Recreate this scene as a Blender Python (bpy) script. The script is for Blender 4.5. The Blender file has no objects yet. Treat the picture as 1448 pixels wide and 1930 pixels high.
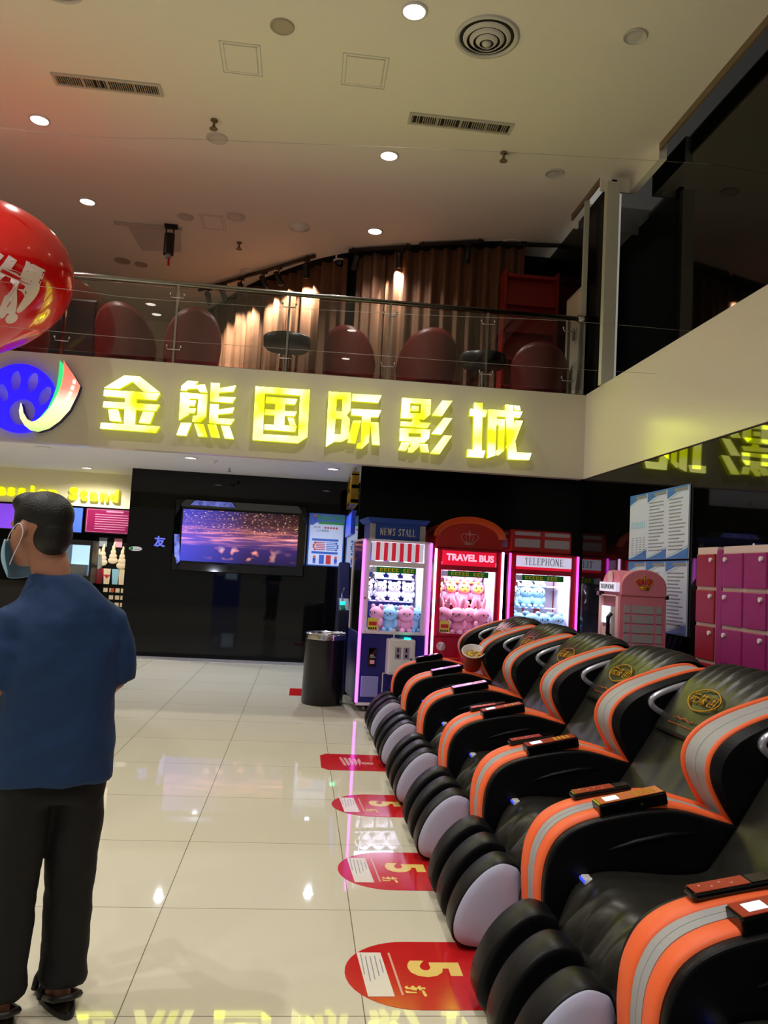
import bpy, bmesh, math, random
from mathutils import Vector, Matrix, noise
random.seed(7)
C = bpy.context.scene.collection
PI = math.pi
def R(d): return math.radians(d)

# ------------------------------------------------------------------ camera
sc = bpy.context.scene
cam_d = bpy.data.cameras.new('camera'); cam = bpy.data.objects.new('camera', cam_d); C.objects.link(cam)
def cam_matrix(yaw, pitch, roll, loc):
    cy, sy, cp, sp = math.cos(yaw), math.sin(yaw), math.cos(pitch), math.sin(pitch)
    fwd = Vector((sy*cp, cy*cp, sp)); right = Vector((cy, -sy, 0)); up = right.cross(fwd)
    c, s = math.cos(roll), math.sin(roll)
    r2 = c*right + s*up; u2 = -s*right + c*up
    m = Matrix((r2, u2, -fwd)).transposed().to_4x4(); m.translation = loc
    return m
cam.matrix_world = cam_matrix(R(5.64), R(4.29), R(3.1), (0, 0, 1.5))
cam_d.sensor_fit = 'VERTICAL'; cam_d.sensor_height = 24.0; cam_d.lens = 1500/1930*24.0
cam_d.clip_start = 0.05
sc.camera = cam

# ------------------------------------------------------------------ world, exposure
w = bpy.data.worlds.new('world'); sc.world = w; w.use_nodes = True
w.node_tree.nodes['Background'].inputs[0].default_value = (1.0, 0.95, 0.85, 1)
w.node_tree.nodes['Background'].inputs[1].default_value = 0.30
sc.view_settings.view_transform = 'Standard'; sc.view_settings.look = 'None'
sc.view_settings.exposure = -0.22; sc.view_settings.gamma = 1.0
sc.view_settings.use_curve_mapping = False
sc.cycles.use_denoising = True
sc.cycles.max_bounces = 8; sc.cycles.transparent_max_bounces = 16
sc.cycles.sample_clamp_indirect = 6.0
sc.cycles.caustics_reflective = False; sc.cycles.caustics_refractive = False
CEIL_W, SOFFIT_W, TRACK_W = 175.0, 230.0, 190.0      # watts of the lamps in the room

# ------------------------------------------------------------------ materials
def lin(c):
    c = c/255.0
    return c/12.92 if c <= 0.04045 else ((c+0.055)/1.055)**2.4
def rgb(r, g, b): return (lin(r), lin(g), lin(b), 1)
M = {}
def mat(name, col, rough=0.5, metal=0.0, spec=0.5, emit=None, estr=0.0, bump=0.0, bscale=60.0, vary=0.0, alpha=1.0, trans=0.0, coat=0.0, sheen=0.0, ior=1.45):
    m = bpy.data.materials.new(name); m.use_nodes = True
    nt = m.node_tree; b = nt.nodes['Principled BSDF']
    c4 = rgb(*col) if len(col) == 3 else col
    b.inputs['Base Color'].default_value = c4
    b.inputs['Roughness'].default_value = rough; b.inputs['Metallic'].default_value = metal
    b.inputs['Specular IOR Level'].default_value = spec; b.inputs['IOR'].default_value = ior
    b.inputs['Alpha'].default_value = alpha; b.inputs['Transmission Weight'].default_value = trans
    b.inputs['Coat Weight'].default_value = coat; b.inputs['Sheen Weight'].default_value = sheen
    if emit is not None:
        b.inputs['Emission Color'].default_value = rgb(*emit) if len(emit) == 3 else emit
        b.inputs['Emission Strength'].default_value = estr
    if bump or vary:
        tc = nt.nodes.new('ShaderNodeTexCoord'); n = nt.nodes.new('ShaderNodeTexNoise')
        n.inputs['Scale'].default_value = bscale; n.inputs['Detail'].default_value = 3
        nt.links.new(tc.outputs['Object'], n.inputs['Vector'])
        if bump:
            bp = nt.nodes.new('ShaderNodeBump'); bp.inputs['Strength'].default_value = bump; bp.inputs['Distance'].default_value = 0.004
            nt.links.new(n.outputs['Fac'], bp.inputs['Height']); nt.links.new(bp.outputs['Normal'], b.inputs['Normal'])
        if vary:
            r = nt.nodes.new('ShaderNodeValToRGB')
            r.color_ramp.elements[0].position = 0.3; r.color_ramp.elements[1].position = 0.7
            r.color_ramp.elements[0].color = tuple(max(0, x*(1-vary)) for x in c4[:3])+(1,)
            r.color_ramp.elements[1].color = tuple(min(1, x*(1+vary)) for x in c4[:3])+(1,)
            nt.links.new(n.outputs['Fac'], r.inputs['Fac']); nt.links.new(r.outputs['Color'], b.inputs['Base Color'])
    M[name] = m
    return m
def glass(name, tint=(1, 1, 1), rough=0.0, op=0.06):
    """clear pane: mostly transparent with a true fresnel reflection"""
    m = bpy.data.materials.new(name); m.use_nodes = True; nt = m.node_tree; nt.nodes.clear()
    o = nt.nodes.new('ShaderNodeOutputMaterial'); mx = nt.nodes.new('ShaderNodeMixShader'); t = nt.nodes.new('ShaderNodeBsdfTransparent')
    g = nt.nodes.new('ShaderNodeBsdfGlossy'); f = nt.nodes.new('ShaderNodeFresnel')
    g.inputs['Roughness'].default_value = rough; f.inputs['IOR'].default_value = 1.5
    t.inputs['Color'].default_value = (*tint, 1)
    nt.links.new(f.outputs[0], mx.inputs[0]); nt.links.new(t.outputs[0], mx.inputs[1]); nt.links.new(g.outputs[0], mx.inputs[2])
    nt.links.new(mx.outputs[0], o.inputs['Surface'])
    M[name] = m
    return m

mat('floor_tile', (205, 196, 172), rough=0.025, spec=0.5)
def floor_nodes():
    m = M['floor_tile']; nt = m.node_tree; b = nt.nodes['Principled BSDF']
    geo = nt.nodes.new('ShaderNodeNewGeometry')
    mp = nt.nodes.new('ShaderNodeMapping'); mp.inputs['Location'].default_value = (0.512, 0.565, 0)
    br = nt.nodes.new('ShaderNodeTexBrick'); br.offset = 0.0; br.squash = 1.0
    br.inputs['Scale'].default_value = 1.0; br.inputs['Brick Width'].default_value = 0.815; br.inputs['Row Height'].default_value = 0.84
    br.inputs['Mortar Size'].default_value = 0.0022; br.inputs['Mortar Smooth'].default_value = 0.2
    br.inputs['Color1'].default_value = rgb(216, 209, 188); br.inputs['Color2'].default_value = rgb(212, 205, 184); br.inputs['Mortar'].default_value = rgb(120, 108, 88)
    nt.links.new(geo.outputs['Position'], mp.inputs['Vector']); nt.links.new(mp.outputs[0], br.inputs['Vector'])
    nt.links.new(br.outputs['Color'], b.inputs['Base Color'])
floor_nodes()
mat('ceiling_paint', (240, 236, 226), rough=0.8, bump=0.05, bscale=40)
mat('soffit_paint', (225, 225, 228), rough=0.7)
mat('fascia_paint', (205, 198, 182), rough=0.24)
mat('cream_paint', (228, 218, 196), rough=0.5, bump=0.03, bscale=60)
mat('black_stone', (6, 6, 6), rough=0.03, spec=0.35)
mat('dark_void', (6, 6, 6), rough=0.6, spec=0.2)
mat('black_satin', (7, 7, 7), rough=0.25, spec=0.12)
mat('arcade_dark', (14, 18, 52), rough=0.35)
mat('lip_brown', (120, 104, 82), rough=0.6)
mat('post_cream', (196, 196, 184), rough=0.4)
mat('threshold_stone', (175, 168, 165), rough=0.15, vary=0.15, bscale=12)
mat('mez_floor', (140, 118, 106), rough=0.5)
mat('sign_side', (120, 120, 10), rough=0.4, emit=(225, 230, 10), estr=0.8)
mat('black_plastic', (14, 14, 16), rough=0.35, bump=0.02, bscale=200)
mat('black_gloss', (6, 6, 7), rough=0.06, spec=0.6)
mat('black_leather', (9, 9, 12), rough=0.4, bump=0.12, bscale=160, spec=0.3)
mat('cover_cloth', (36, 35, 31), rough=0.34, bump=0.12, bscale=70, spec=0.5)
mat('orange_leather', (252, 108, 56), rough=0.45, bump=0.12, bscale=180)
mat('grey_shell', (165, 165, 168), rough=0.5, bump=0.1, bscale=220)
mat('lavender_shell', (172, 174, 202), rough=0.5, bump=0.06, bscale=220)
mat('silver_trim', (190, 190, 205), rough=0.25, metal=0.6)
mat('chrome', (205, 205, 210), rough=0.12, metal=1.0)
mat('steel', (150, 148, 142), rough=0.25, metal=1.0)
mat('gold_print', (205, 150, 30), rough=0.35, metal=0.4)
mat('orange_print', (190, 84, 40), rough=0.5)
mat('white_plastic', (225, 222, 225), rough=0.35)
mat('white_print', (232, 228, 225), rough=0.5)
mat('grey_print', (135, 140, 150), rough=0.6)
mat('remote_red', (165, 62, 40), rough=0.18)
mat('device_label', (214, 110, 40), rough=0.05, coat=1.0)
mat('led_blue', (40, 60, 255), emit=(50, 70, 255), estr=1.6)
mat('led_green', (20, 230, 170), emit=(20, 230, 170), estr=4.0)
mat('screen_lit', (200, 230, 255), rough=0.1, emit=(190, 225, 255), estr=1.5)
mat('screen_pink', (220, 170, 230), rough=0.1, emit=(215, 150, 235), estr=0.9)
mat('lamp_lens', (255, 250, 235), emit=(255, 246, 226), estr=16.0)
mat('soffit_lens', (255, 250, 240), emit=(255, 245, 225), estr=8.0)
mat('lamp_off', (178, 168, 150), rough=0.6)
mat('vent_white', (196, 192, 182), rough=0.5)
mat('vent_dark', (22, 20, 18), rough=0.7)
mat('diffuser_grey', (206, 204, 200), rough=0.45)
mat('curtain_cloth', (100, 66, 44), rough=0.75, bump=0.4, bscale=90, vary=0.2)
mat('red_cabinet', (140, 26, 18), rough=0.5)
mat('red_vinyl', (104, 34, 31), rough=0.42, bump=0.05, bscale=90)
mat('red_gloss', (196, 16, 20), rough=0.2)
mat('balloon_red', (205, 18, 20), rough=0.16, spec=0.6, coat=0.6)
mat('balloon_print', (226, 205, 205), rough=0.4)
mat('pink_paint', (222, 128, 150), rough=0.4)
mat('pink_light', (235, 190, 200), rough=0.4)
mat('grey_window', (176, 168, 176), rough=0.4)
mat('navy_body', (32, 36, 112), rough=0.3)
mat('blue_body', (34, 72, 168), rough=0.35)
mat('royal_blue', (48, 72, 190), rough=0.5)
mat('pale_body', (225, 214, 222), rough=0.35)
mat('lavender_panel', (140, 140, 205), rough=0.35)
mat('stripe_red', (215, 40, 62), rough=0.4, emit=(230, 40, 70), estr=0.35)
mat('stripe_white', (235, 235, 245), rough=0.4, emit=(230, 230, 255), estr=0.35)
mat('marquee_red', (225, 20, 50), rough=0.4, emit=(240, 20, 60), estr=0.75)
mat('marquee_white', (230, 230, 240), rough=0.4, emit=(215, 215, 245), estr=0.75)
mat('marquee_letter', (255, 220, 235), rough=0.4, emit=(255, 190, 225), estr=0.9)
mat('led_pink', (255, 90, 240), emit=(235, 60, 235), estr=5.0)
mat('led_white', (255, 225, 255), emit=(255, 205, 255), estr=6.0)
mat('led_magenta', (235, 80, 235), emit=(225, 90, 240), estr=4.0)
mat('inner_lamp', (255, 255, 255), emit=(225, 228, 255), estr=14.0)
mat('inner_white', (225, 225, 240), rough=0.5)
mat('banner_green', (20, 140, 60), rough=0.4)
mat('banner_yellow', (240, 220, 40), rough=0.4)
mat('dark_red', (120, 10, 24), rough=0.3)
mat('frame_red', (168, 14, 40), rough=0.28)
mat('topper_red', (178, 34, 28), rough=0.35)
mat('topper_orange', (214, 84, 28), rough=0.25)
mat('crown_line', (205, 150, 150), rough=0.5)
mat('plush_white', (236, 232, 242), rough=0.9, sheen=0.3, bump=0.3, bscale=250)
mat('plush_pink', (240, 160, 185), rough=0.9, sheen=0.3, bump=0.3, bscale=250)
mat('plush_blue', (150, 205, 232), rough=0.9, sheen=0.3, bump=0.3, bscale=250)
mat('plush_yellow', (226, 214, 90), rough=0.9, sheen=0.3)
mat('plush_orange', (240, 150, 60), rough=0.9, sheen=0.3)
mat('eye_dark', (30, 24, 40), rough=0.3)
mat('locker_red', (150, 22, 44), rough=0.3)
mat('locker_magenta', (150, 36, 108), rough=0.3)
mat('locker_frame', (214, 190, 190), rough=0.4)
mat('paper_white', (204, 216, 244), rough=0.55)
mat('paper_blue', (58, 120, 200), rough=0.5)
mat('poster_blue', (52, 96, 190), rough=0.45)
mat('poster_red', (200, 52, 56), rough=0.45)
mat('sticker_red', (196, 30, 34), rough=0.12, vary=0.06, bscale=9)
mat('sticker_yellow', (232, 200, 110), rough=0.2)
mat('sticker_pale', (214, 160, 150), rough=0.2)
mat('card_white', (222, 214, 205), rough=0.25)
mat('bin_black', (16, 16, 20), rough=0.3, bump=0.05, bscale=300)
mat('tissue', (236, 236, 240), rough=0.8)
mat('skin', (168, 116, 94), rough=0.5, bump=0.05, bscale=120)
mat('hair_black', (12, 11, 11), rough=0.5, bump=0.6, bscale=140)
mat('shirt_blue', (16, 50, 94), rough=0.75, bump=0.5, bscale=35)
mat('trouser_black', (10, 10, 12), rough=0.8, bump=0.25, bscale=30)
mat('mask_blue', (150, 196, 226), rough=0.7)
mat('mask_white', (226, 228, 236), rough=0.7)
mat('sandal_dark', (22, 20, 20), rough=0.5)
mat('menu_purple', (120, 70, 220), rough=0.2, emit=(120, 60, 225), estr=0.8)
mat('menu_blue', (60, 90, 240), rough=0.2, emit=(60, 84, 235), estr=0.9)
mat('menu_magenta', (112, 14, 66), rough=0.3, emit=(140, 20, 84), estr=0.12)
mat('menu_line', (190, 120, 160), rough=0.4)
mat('ice_cream', (236, 214, 184), rough=0.6)
mat('kraft_red', (176, 70, 48), rough=0.5)
mat('popcorn', (226, 190, 96), rough=0.8)
mat('kiosk_blue', (40, 60, 170), rough=0.3, emit=(40, 60, 190), estr=0.35)
mat('character_blue', (110, 120, 225), rough=0.3, emit=(90, 100, 225), estr=0.5)
mat('etched_blue_glow', (120, 130, 235), rough=0.15, vary=0.8, bscale=14, emit=(90, 100, 240), estr=0.25)  # etched glass is no lamp; its bluish sheen is painted as emission
mat('gold_metal', (200, 160, 60), rough=0.2, metal=1.0)
mat('wire_grey', (150, 145, 135), rough=0.5)
glass('pane_clear', (0.93, 0.95, 0.93)); glass('pane_front', (0.97, 0.97, 1.0))

def sign_yellow():
    m = mat('sign_face', (240, 245, 20), rough=0.4); nt = m.node_tree; b = nt.nodes['Principled BSDF']
    tc = nt.nodes.new('ShaderNodeTexCoord'); n = nt.nodes.new('ShaderNodeTexNoise'); n.inputs['Scale'].default_value = 3.2; n.inputs['Detail'].default_value = 1
    r = nt.nodes.new('ShaderNodeValToRGB'); r.color_ramp.elements[0].position = 0.38; r.color_ramp.elements[1].position = 0.62
    r.color_ramp.elements[0].color = (0.84, 0.92, 0.006, 1); r.color_ramp.elements[1].color = (1.0, 1.0, 0.30, 1)
    nt.links.new(tc.outputs['Object'], n.inputs['Vector']); nt.links.new(n.outputs['Fac'], r.inputs['Fac'])
    nt.links.new(r.outputs['Color'], b.inputs['Emission Color']); b.inputs['Emission Strength'].default_value = 4.2
sign_yellow()
mat('sign_letter', (240, 245, 20), emit=(240, 245, 8), estr=0.9)
mat('logo_blue', (40, 30, 255), emit=(38, 20, 255), estr=1.3)
mat('logo_side', (30, 20, 90), rough=0.5)
mat('logo_green', (40, 220, 120), emit=(60, 235, 140), estr=1.0)
mat('logo_white', (255, 255, 255), emit=(255, 250, 245), estr=1.2)
def strip_mat():
    m = mat('logo_strip', (240, 230, 190), rough=0.4); nt = m.node_tree; b = nt.nodes['Principled BSDF']
    g = nt.nodes.new('ShaderNodeNewGeometry'); sx = nt.nodes.new('ShaderNodeSeparateXYZ')
    mr = nt.nodes.new('ShaderNodeMapRange'); mr.inputs[1].default_value = 2.655; mr.inputs[2].default_value = 3.387
    r = nt.nodes.new('ShaderNodeValToRGB'); e = r.color_ramp.elements
    e[0].position = 0.0; e[0].color = rgb(150, 225, 110); e[1].position = 0.9; e[1].color = rgb(250, 40, 60)
    for p, c in ((0.2, rgb(248, 245, 180)), (0.45, rgb(255, 250, 225)), (0.64, rgb(250, 110, 110))):
        x = e.new(p); x.color = c
    nt.links.new(g.outputs['Position'], sx.inputs[0]); nt.links.new(sx.outputs['Z'], mr.inputs[0]); nt.links.new(mr.outputs[0], r.inputs['Fac'])
    nt.links.new(r.outputs['Color'], b.inputs['Emission Color']); b.inputs['Emission Strength'].default_value = 1.1
strip_mat()
def tv_mat():
    m = mat('tv_picture', (4, 4, 6), rough=0.08); nt = m.node_tree; b = nt.nodes['Principled BSDF']
    tc = nt.nodes.new('ShaderNodeTexCoord'); sx = nt.nodes.new('ShaderNodeSeparateXYZ'); nt.links.new(tc.outputs['Object'], sx.inputs[0])
    def noise_(sc_, scale, det):
        mp = nt.nodes.new('ShaderNodeMapping'); mp.inputs['Scale'].default_value = sc_
        n = nt.nodes.new('ShaderNodeTexNoise'); n.inputs['Scale'].default_value = scale; n.inputs['Detail'].default_value = det
        nt.links.new(tc.outputs['Object'], mp.inputs[0]); nt.links.new(mp.outputs[0], n.inputs['Vector'])
        return n
    def ramp(stops, src):
        r = nt.nodes.new('ShaderNodeValToRGB'); e = r.color_ramp.elements
        e[0].position, e[0].color = stops[0]; e[1].position, e[1].color = stops[-1]
        for p, c in stops[1:-1]:
            x = e.new(p); x.color = c
        nt.links.new(src, r.inputs['Fac']); return r
    def add(a, c, mode='ADD', fac=1.0):
        x = nt.nodes.new('ShaderNodeMixRGB'); x.blend_type = mode; x.inputs[0].default_value = fac
        nt.links.new(a, x.inputs[1]); nt.links.new(c, x.inputs[2]); return x.outputs[0]
    hz = nt.nodes.new('ShaderNodeMapRange'); hz.inputs[1].default_value = -0.42; hz.inputs[2].default_value = 0.42
    nt.links.new(sx.outputs['Z'], hz.inputs[0])
    hx = nt.nodes.new('ShaderNodeMapRange'); hx.inputs[1].default_value = -0.92; hx.inputs[2].default_value = 0.92
    nt.links.new(sx.outputs['X'], hx.inputs[0])
    base = ramp([(0.0, rgb(30, 22, 70)), (0.3, rgb(62, 40, 110)), (0.45, rgb(120, 74, 130)), (0.58, rgb(110, 58, 84)), (0.75, rgb(70, 34, 30)), (1.0, rgb(40, 18, 16))], hz.outputs[0])
    left = ramp([(0.0, rgb(70, 80, 220)), (0.55, rgb(30, 20, 50)), (1.0, rgb(0, 0, 0))], hx.outputs[0])
    streak = ramp([(0.46, (0, 0, 0, 1)), (0.66, rgb(255, 150, 110)), (0.8, rgb(255, 240, 225))], noise_((0.6, 1, 9), 3.2, 3).outputs['Fac'])
    dots = ramp([(0.60, (0, 0, 0, 1)), (0.72, rgb(255, 200, 160)), (0.8, (1, 1, 1, 1))], noise_((6, 1, 12), 4.2, 2).outputs['Fac'])
    band = ramp([(0.3, (0, 0, 0, 1)), (0.42, (1, 1, 1, 1)), (0.55, (1, 1, 1, 1)), (0.7, (0.1, 0.1, 0.1, 1)), (1.0, (0, 0, 0, 1))], hz.outputs[0])
    up = ramp([(0.5, (0, 0, 0, 1)), (0.65, (1, 1, 1, 1)), (0.95, (1, 1, 1, 1))], hz.outputs[0])
    low = ramp([(0.06, (0, 0, 0, 1)), (0.12, (1, 1, 1, 1)), (0.24, (1, 1, 1, 1)), (0.34, (0, 0, 0, 1))], hz.outputs[0])
    blobs = ramp([(0.52, (0, 0, 0, 1)), (0.62, rgb(255, 150, 90)), (0.72, rgb(255, 235, 210))], noise_((2.2, 1, 2.6), 3.0, 1).outputs['Fac'])
    mid = ramp([(0.2, (0.0, 0.0, 0.0, 1)), (0.4, (1, 1, 1, 1)), (0.7, (1, 1, 1, 1)), (0.85, (0.1, 0.1, 0.1, 1))], hx.outputs[0])
    col = add(base.outputs[0], left.outputs[0])
    col = add(col, add(streak.outputs[0], band.outputs[0], 'MULTIPLY'))
    col = add(col, add(dots.outputs[0], up.outputs[0], 'MULTIPLY'))
    col = add(col, add(add(blobs.outputs[0], low.outputs[0], 'MULTIPLY'), mid.outputs[0], 'MULTIPLY'))
    nt.links.new(col, b.inputs['Emission Color']); b.inputs['Emission Strength'].default_value = 1.0
tv_mat()

# ------------------------------------------------------------------ mesh helpers
def cr(pts, n=6, closed=False):
    """Catmull-Rom resample"""
    P = [Vector(p) for p in pts]; out = []; N = len(P)
    segs = N if closed else N-1
    for i in range(segs):
        if closed: a, b, c, d = P[(i-1) % N], P[i], P[(i+1) % N], P[(i+2) % N]
        else: a, b, c, d = P[max(i-1, 0)], P[i], P[i+1], P[min(i+2, N-1)]
        for k in range(n):
            t = k/n
            out.append(0.5*((2*b)+(c-a)*t+(2*a-5*b+4*c-d)*t*t+(3*b-a-3*c+d)*t**3))
    if not closed: out.append(P[-1].copy())
    return out
class MB:
    def __init__(s): s.b = bmesh.new()
    def box(s, x0, x1, y0, y1, z0, z1):
        v = [s.b.verts.new(p) for p in ((x0,y0,z0),(x1,y0,z0),(x1,y1,z0),(x0,y1,z0),(x0,y0,z1),(x1,y0,z1),(x1,y1,z1),(x0,y1,z1))]
        for f in ((3,2,1,0),(4,5,6,7),(0,1,5,4),(1,2,6,5),(2,3,7,6),(3,0,4,7)): s.b.faces.new([v[i] for i in f])
        return s
    def rings(s, rs, caps=True, closed=True):
        """loft: list of equally long vertex rings"""
        V = [[s.b.verts.new(p) for p in r] for r in rs]; n = len(V[0])
        for a, b in zip(V, V[1:]):
            for i in range(n if closed else n-1):
                j = (i+1) % n
                s.b.faces.new((a[i], a[j], b[j], b[i]))
        if caps and closed:
            s.b.faces.new(list(reversed(V[0]))); s.b.faces.new(V[-1])
        return s
    def lathe(s, prof, c=(0,0,0), n=28, axis='Z', caps=True):
        rs = []
        for r, h in prof:
            ring = []
            for k in range(n):
                a = 2*PI*k/n; p = (r*math.cos(a), r*math.sin(a), h)
                if axis == 'Y': p = (p[0], h, p[1])
                elif axis == 'X': p = (h, p[0], p[1])
                ring.append((c[0]+p[0], c[1]+p[1], c[2]+p[2]))
            rs.append(ring)
        return s.rings(rs, caps)
    def cyl(s, c, r, h, n=24, axis='Z', r2=None): return s.lathe([(r, 0), (r if r2 is None else r2, h)], c, n, axis)
    def ell(s, c, rx, ry, rz, n=18, m=10, rot=None):
        rs = []
        for i in range(m+1):
            t = -PI/2+PI*i/m; cr_ = max(math.cos(t), 0.02)
            rs.append([Vector((rx*cr_*math.cos(2*PI*k/n), ry*cr_*math.sin(2*PI*k/n), rz*math.sin(t))) for k in range(n)])
        if rot is not None: rs = [[rot @ p for p in r] for r in rs]
        return s.rings([[p+Vector(c) for p in r] for r in rs])
    def tube(s, path, r, n=8, radii=None):
        P = [Vector(p) for p in path]; rs = []; up = Vector((0.13, 0.21, 0.97))
        for i, p in enumerate(P):
            t = (P[min(i+1, len(P)-1)]-P[max(i-1, 0)]).normalized()
            u = t.cross(up)
            if u.length < 1e-3: u = t.cross(Vector((1, 0, 0)))
            u.normalize(); v = t.cross(u); rr = radii[i] if radii else r
            rs.append([p+u*rr*math.cos(2*PI*k/n)+v*rr*math.sin(2*PI*k/n) for k in range(n)])
        return s.rings(rs)
    def prism(s, poly, a, b, plane='XZ'):
        """polygon extruded from a to b along the plane's normal"""
        def pt(p, d):
            return {'XZ': (p[0], d, p[1]), 'YZ': (d, p[0], p[1]), 'XY': (p[0], p[1], d)}[plane]
        v0 = [s.b.verts.new(pt(p, a)) for p in poly]; v1 = [s.b.verts.new(pt(p, b)) for p in poly]
        s.b.faces.new(v0); s.b.faces.new(list(reversed(v1)))
        n = len(poly)
        for i in range(n): s.b.faces.new((v0[i], v1[i], v1[(i+1) % n], v0[(i+1) % n]))
        return s
    def flat(s, poly, d, plane='XZ', th=0.0015): return s.prism(poly, d, d-th, plane)
    def grid(s, f, nu, nv):
        V = [[s.b.verts.new(f(i/nu, j/nv)) for j in range(nv+1)] for i in range(nu+1)]
        for i in range(nu):
            for j in range(nv): s.b.faces.new((V[i][j], V[i+1][j], V[i+1][j+1], V[i][j+1]))
        return s
    def sweep(s, path, y0, y1, th, rnd=0.012, lift=0.0):
        """rounded band following an XZ path (inward = right of its direction), spanning y0..y1"""
        P = [Vector((p[0], p[1])) for p in path]; rs = []
        w = y1-y0; r = min(rnd, abs(w)/2.2, th/2.2)
        sec = [(y0, th), (y0, r), (y0+0.3*r, 0.3*r), (y0+r, 0), (y1-r, 0), (y1-0.3*r, 0.3*r), (y1, r), (y1, th)]
        for i, p in enumerate(P):
            t = (P[min(i+1, len(P)-1)]-P[max(i-1, 0)]).normalized(); n = Vector((t.y, -t.x))
            rs.append([(p.x+n.x*(d-lift), y, p.y+n.y*(d-lift)) for y, d in sec])
        return s.rings(rs)
    def move(s, v): bmesh.ops.translate(s.b, verts=s.b.verts, vec=v); return s
    def build(s, name, m, parent=None, smooth=False, bevel=0.0, seg=2, sub=0, loc=None, rot=None, solid=0.0):
        bmesh.ops.recalc_face_normals(s.b, faces=s.b.faces)
        me = bpy.data.meshes.new(name); s.b.to_mesh(me); s.b.free()
        o = bpy.data.objects.new(name, me); C.objects.link(o)
        me.materials.append(M[m] if isinstance(m, str) else m)
        if smooth:
            for p in me.polygons: p.use_smooth = True
        if solid:
            k = o.modifiers.new('solid', 'SOLIDIFY'); k.thickness = solid
        if bevel:
            k = o.modifiers.new('bevel', 'BEVEL'); k.width = bevel; k.segments = seg; k.limit_method = 'ANGLE'; k.angle_limit = R(40)
            k.harden_normals = False
        if sub:
            k = o.modifiers.new('sub', 'SUBSURF'); k.levels = sub; k.render_levels = sub
        if parent is not None: o.parent = parent
        if loc is not None: o.location = loc
        if rot is not None: o.rotation_euler = rot
        return o
def remeshed(o, voxel, smooth_it=6):
    """one continuous skin out of overlapping lofts"""
    k = o.modifiers.new('rm', 'REMESH'); k.mode = 'VOXEL'; k.voxel_size = voxel; k.use_smooth_shade = True
    k2 = o.modifiers.new('sm', 'SMOOTH'); k2.factor = 0.5; k2.iterations = smooth_it
    dg = bpy.context.evaluated_depsgraph_get(); me = bpy.data.meshes.new_from_object(o.evaluated_get(dg))
    mats = list(o.data.materials); o.modifiers.clear(); o.data = me
    if not me.materials:
        for mm in mats: me.materials.append(mm)
    for p in me.polygons: p.use_smooth = True
    return o
def tag(o, label=None, cat=None, group=None, kind=None):
    if label: o['label'] = label
    if cat: o['category'] = cat
    if group: o['group'] = group
    if kind: o['kind'] = kind
    return o
def thing(name, label, cat, loc=(0,0,0), rotz=0.0, group=None):
    o = bpy.data.objects.new(name, None); C.objects.link(o); o.empty_display_size = 0.1
    o.location = loc; o.rotation_euler = (0, 0, rotz)
    return tag(o, label, cat, group)
def struct(o): o['kind'] = 'structure'; return o
def copy_tree(o, parent=None):
    c = o.copy(); C.objects.link(c)
    if parent is not None: c.parent = parent
    for ch in list(o.children): copy_tree(ch, c)
    return c
def text_mesh(body, size, extrude=0.0, offset=0.0, align='CENTER', spacing=1.0, res=3):
    cu = bpy.data.curves.new('txt', 'FONT'); cu.body = body; cu.size = size; cu.extrude = extrude; cu.offset = offset
    cu.align_x = align; cu.align_y = 'CENTER'; cu.space_character = spacing; cu.resolution_u = res
    o = bpy.data.objects.new('txt', cu); C.objects.link(o)
    dg = bpy.context.evaluated_depsgraph_get(); me = bpy.data.meshes.new_from_object(o.evaluated_get(dg))
    bpy.data.objects.remove(o); bpy.data.curves.remove(cu)
    return me
def text(name, body, size, m, parent, loc, rot=(PI/2, 0, 0), extrude=0.002, offset=0.0, align='CENTER', spacing=1.0, sx=1.0):
    me = text_mesh(body, size, extrude, offset, align, spacing)
    me.materials.clear(); me.materials.append(M[m])
    o = bpy.data.objects.new(name, me); C.objects.link(o); o.parent = parent; o.location = loc; o.rotation_euler = rot; o.scale = (sx, 1, 1)
    return o
SERIF = {  # strokes as (x0,z0,x1,z1,width) on a unit-high letter, plus serif bars
 'N': (0.8, [(.12,0,.12,1,.07), (.68,0,.68,1,.07), (.12,1,.68,0,.14)], [(.0,0,.26), (.0,1,.2), (.56,1,.8)]),
 'E': (0.68, [(.14,0,.14,1,.13), (.14,.97,.62,.97,.06), (.14,.5,.48,.5,.06), (.14,.03,.64,.03,.06), (.61,.8,.61,1,.05), (.62,0,.62,.22,.05), (.47,.4,.47,.6,.05)], [(.0,0,.3), (.0,1,.3)]),
 'W': (1.0, [(.12,1,.3,0,.13), (.3,0,.5,.9,.07), (.5,.9,.68,0,.13), (.68,0,.88,1,.07)], [(0,1,.26), (.76,1,1.0), (.38,1,.56)]),
 'S': (0.6, None, []),
 'T': (0.7, [(.35,0,.35,1,.13), (.04,.97,.66,.97,.06), (.06,.78,.06,1,.05), (.64,.78,.64,1,.05)], [(.2,0,.5)]),
 'A': (0.8, [(.1,0,.38,1,.06), (.38,1,.68,0,.14), (.2,.33,.58,.33,.06)], [(0,0,.22), (.54,0,.82)]),
 'L': (0.64, [(.14,0,.14,1,.13), (.14,.03,.6,.03,.06), (.59,0,.59,.24,.05)], [(0,0,.3), (0,1,.3)]),
 'P': (0.66, [(.14,0,.14,1,.13), (.14,.97,.4,.97,.06), (.14,.48,.4,.48,.06), (.4,.97,.55,.86,.09), (.55,.86,.55,.6,.12), (.55,.6,.4,.48,.09)], [(0,0,.3), (0,1,.3)]),
 'H': (0.84, [(.14,0,.14,1,.13), (.7,0,.7,1,.13), (.14,.5,.7,.5,.06)], [(0,0,.3), (0,1,.3), (.55,0,.85), (.55,1,.85)]),
 'O': (0.84, None, []), ' ': (0.45, [], []),
}
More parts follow.
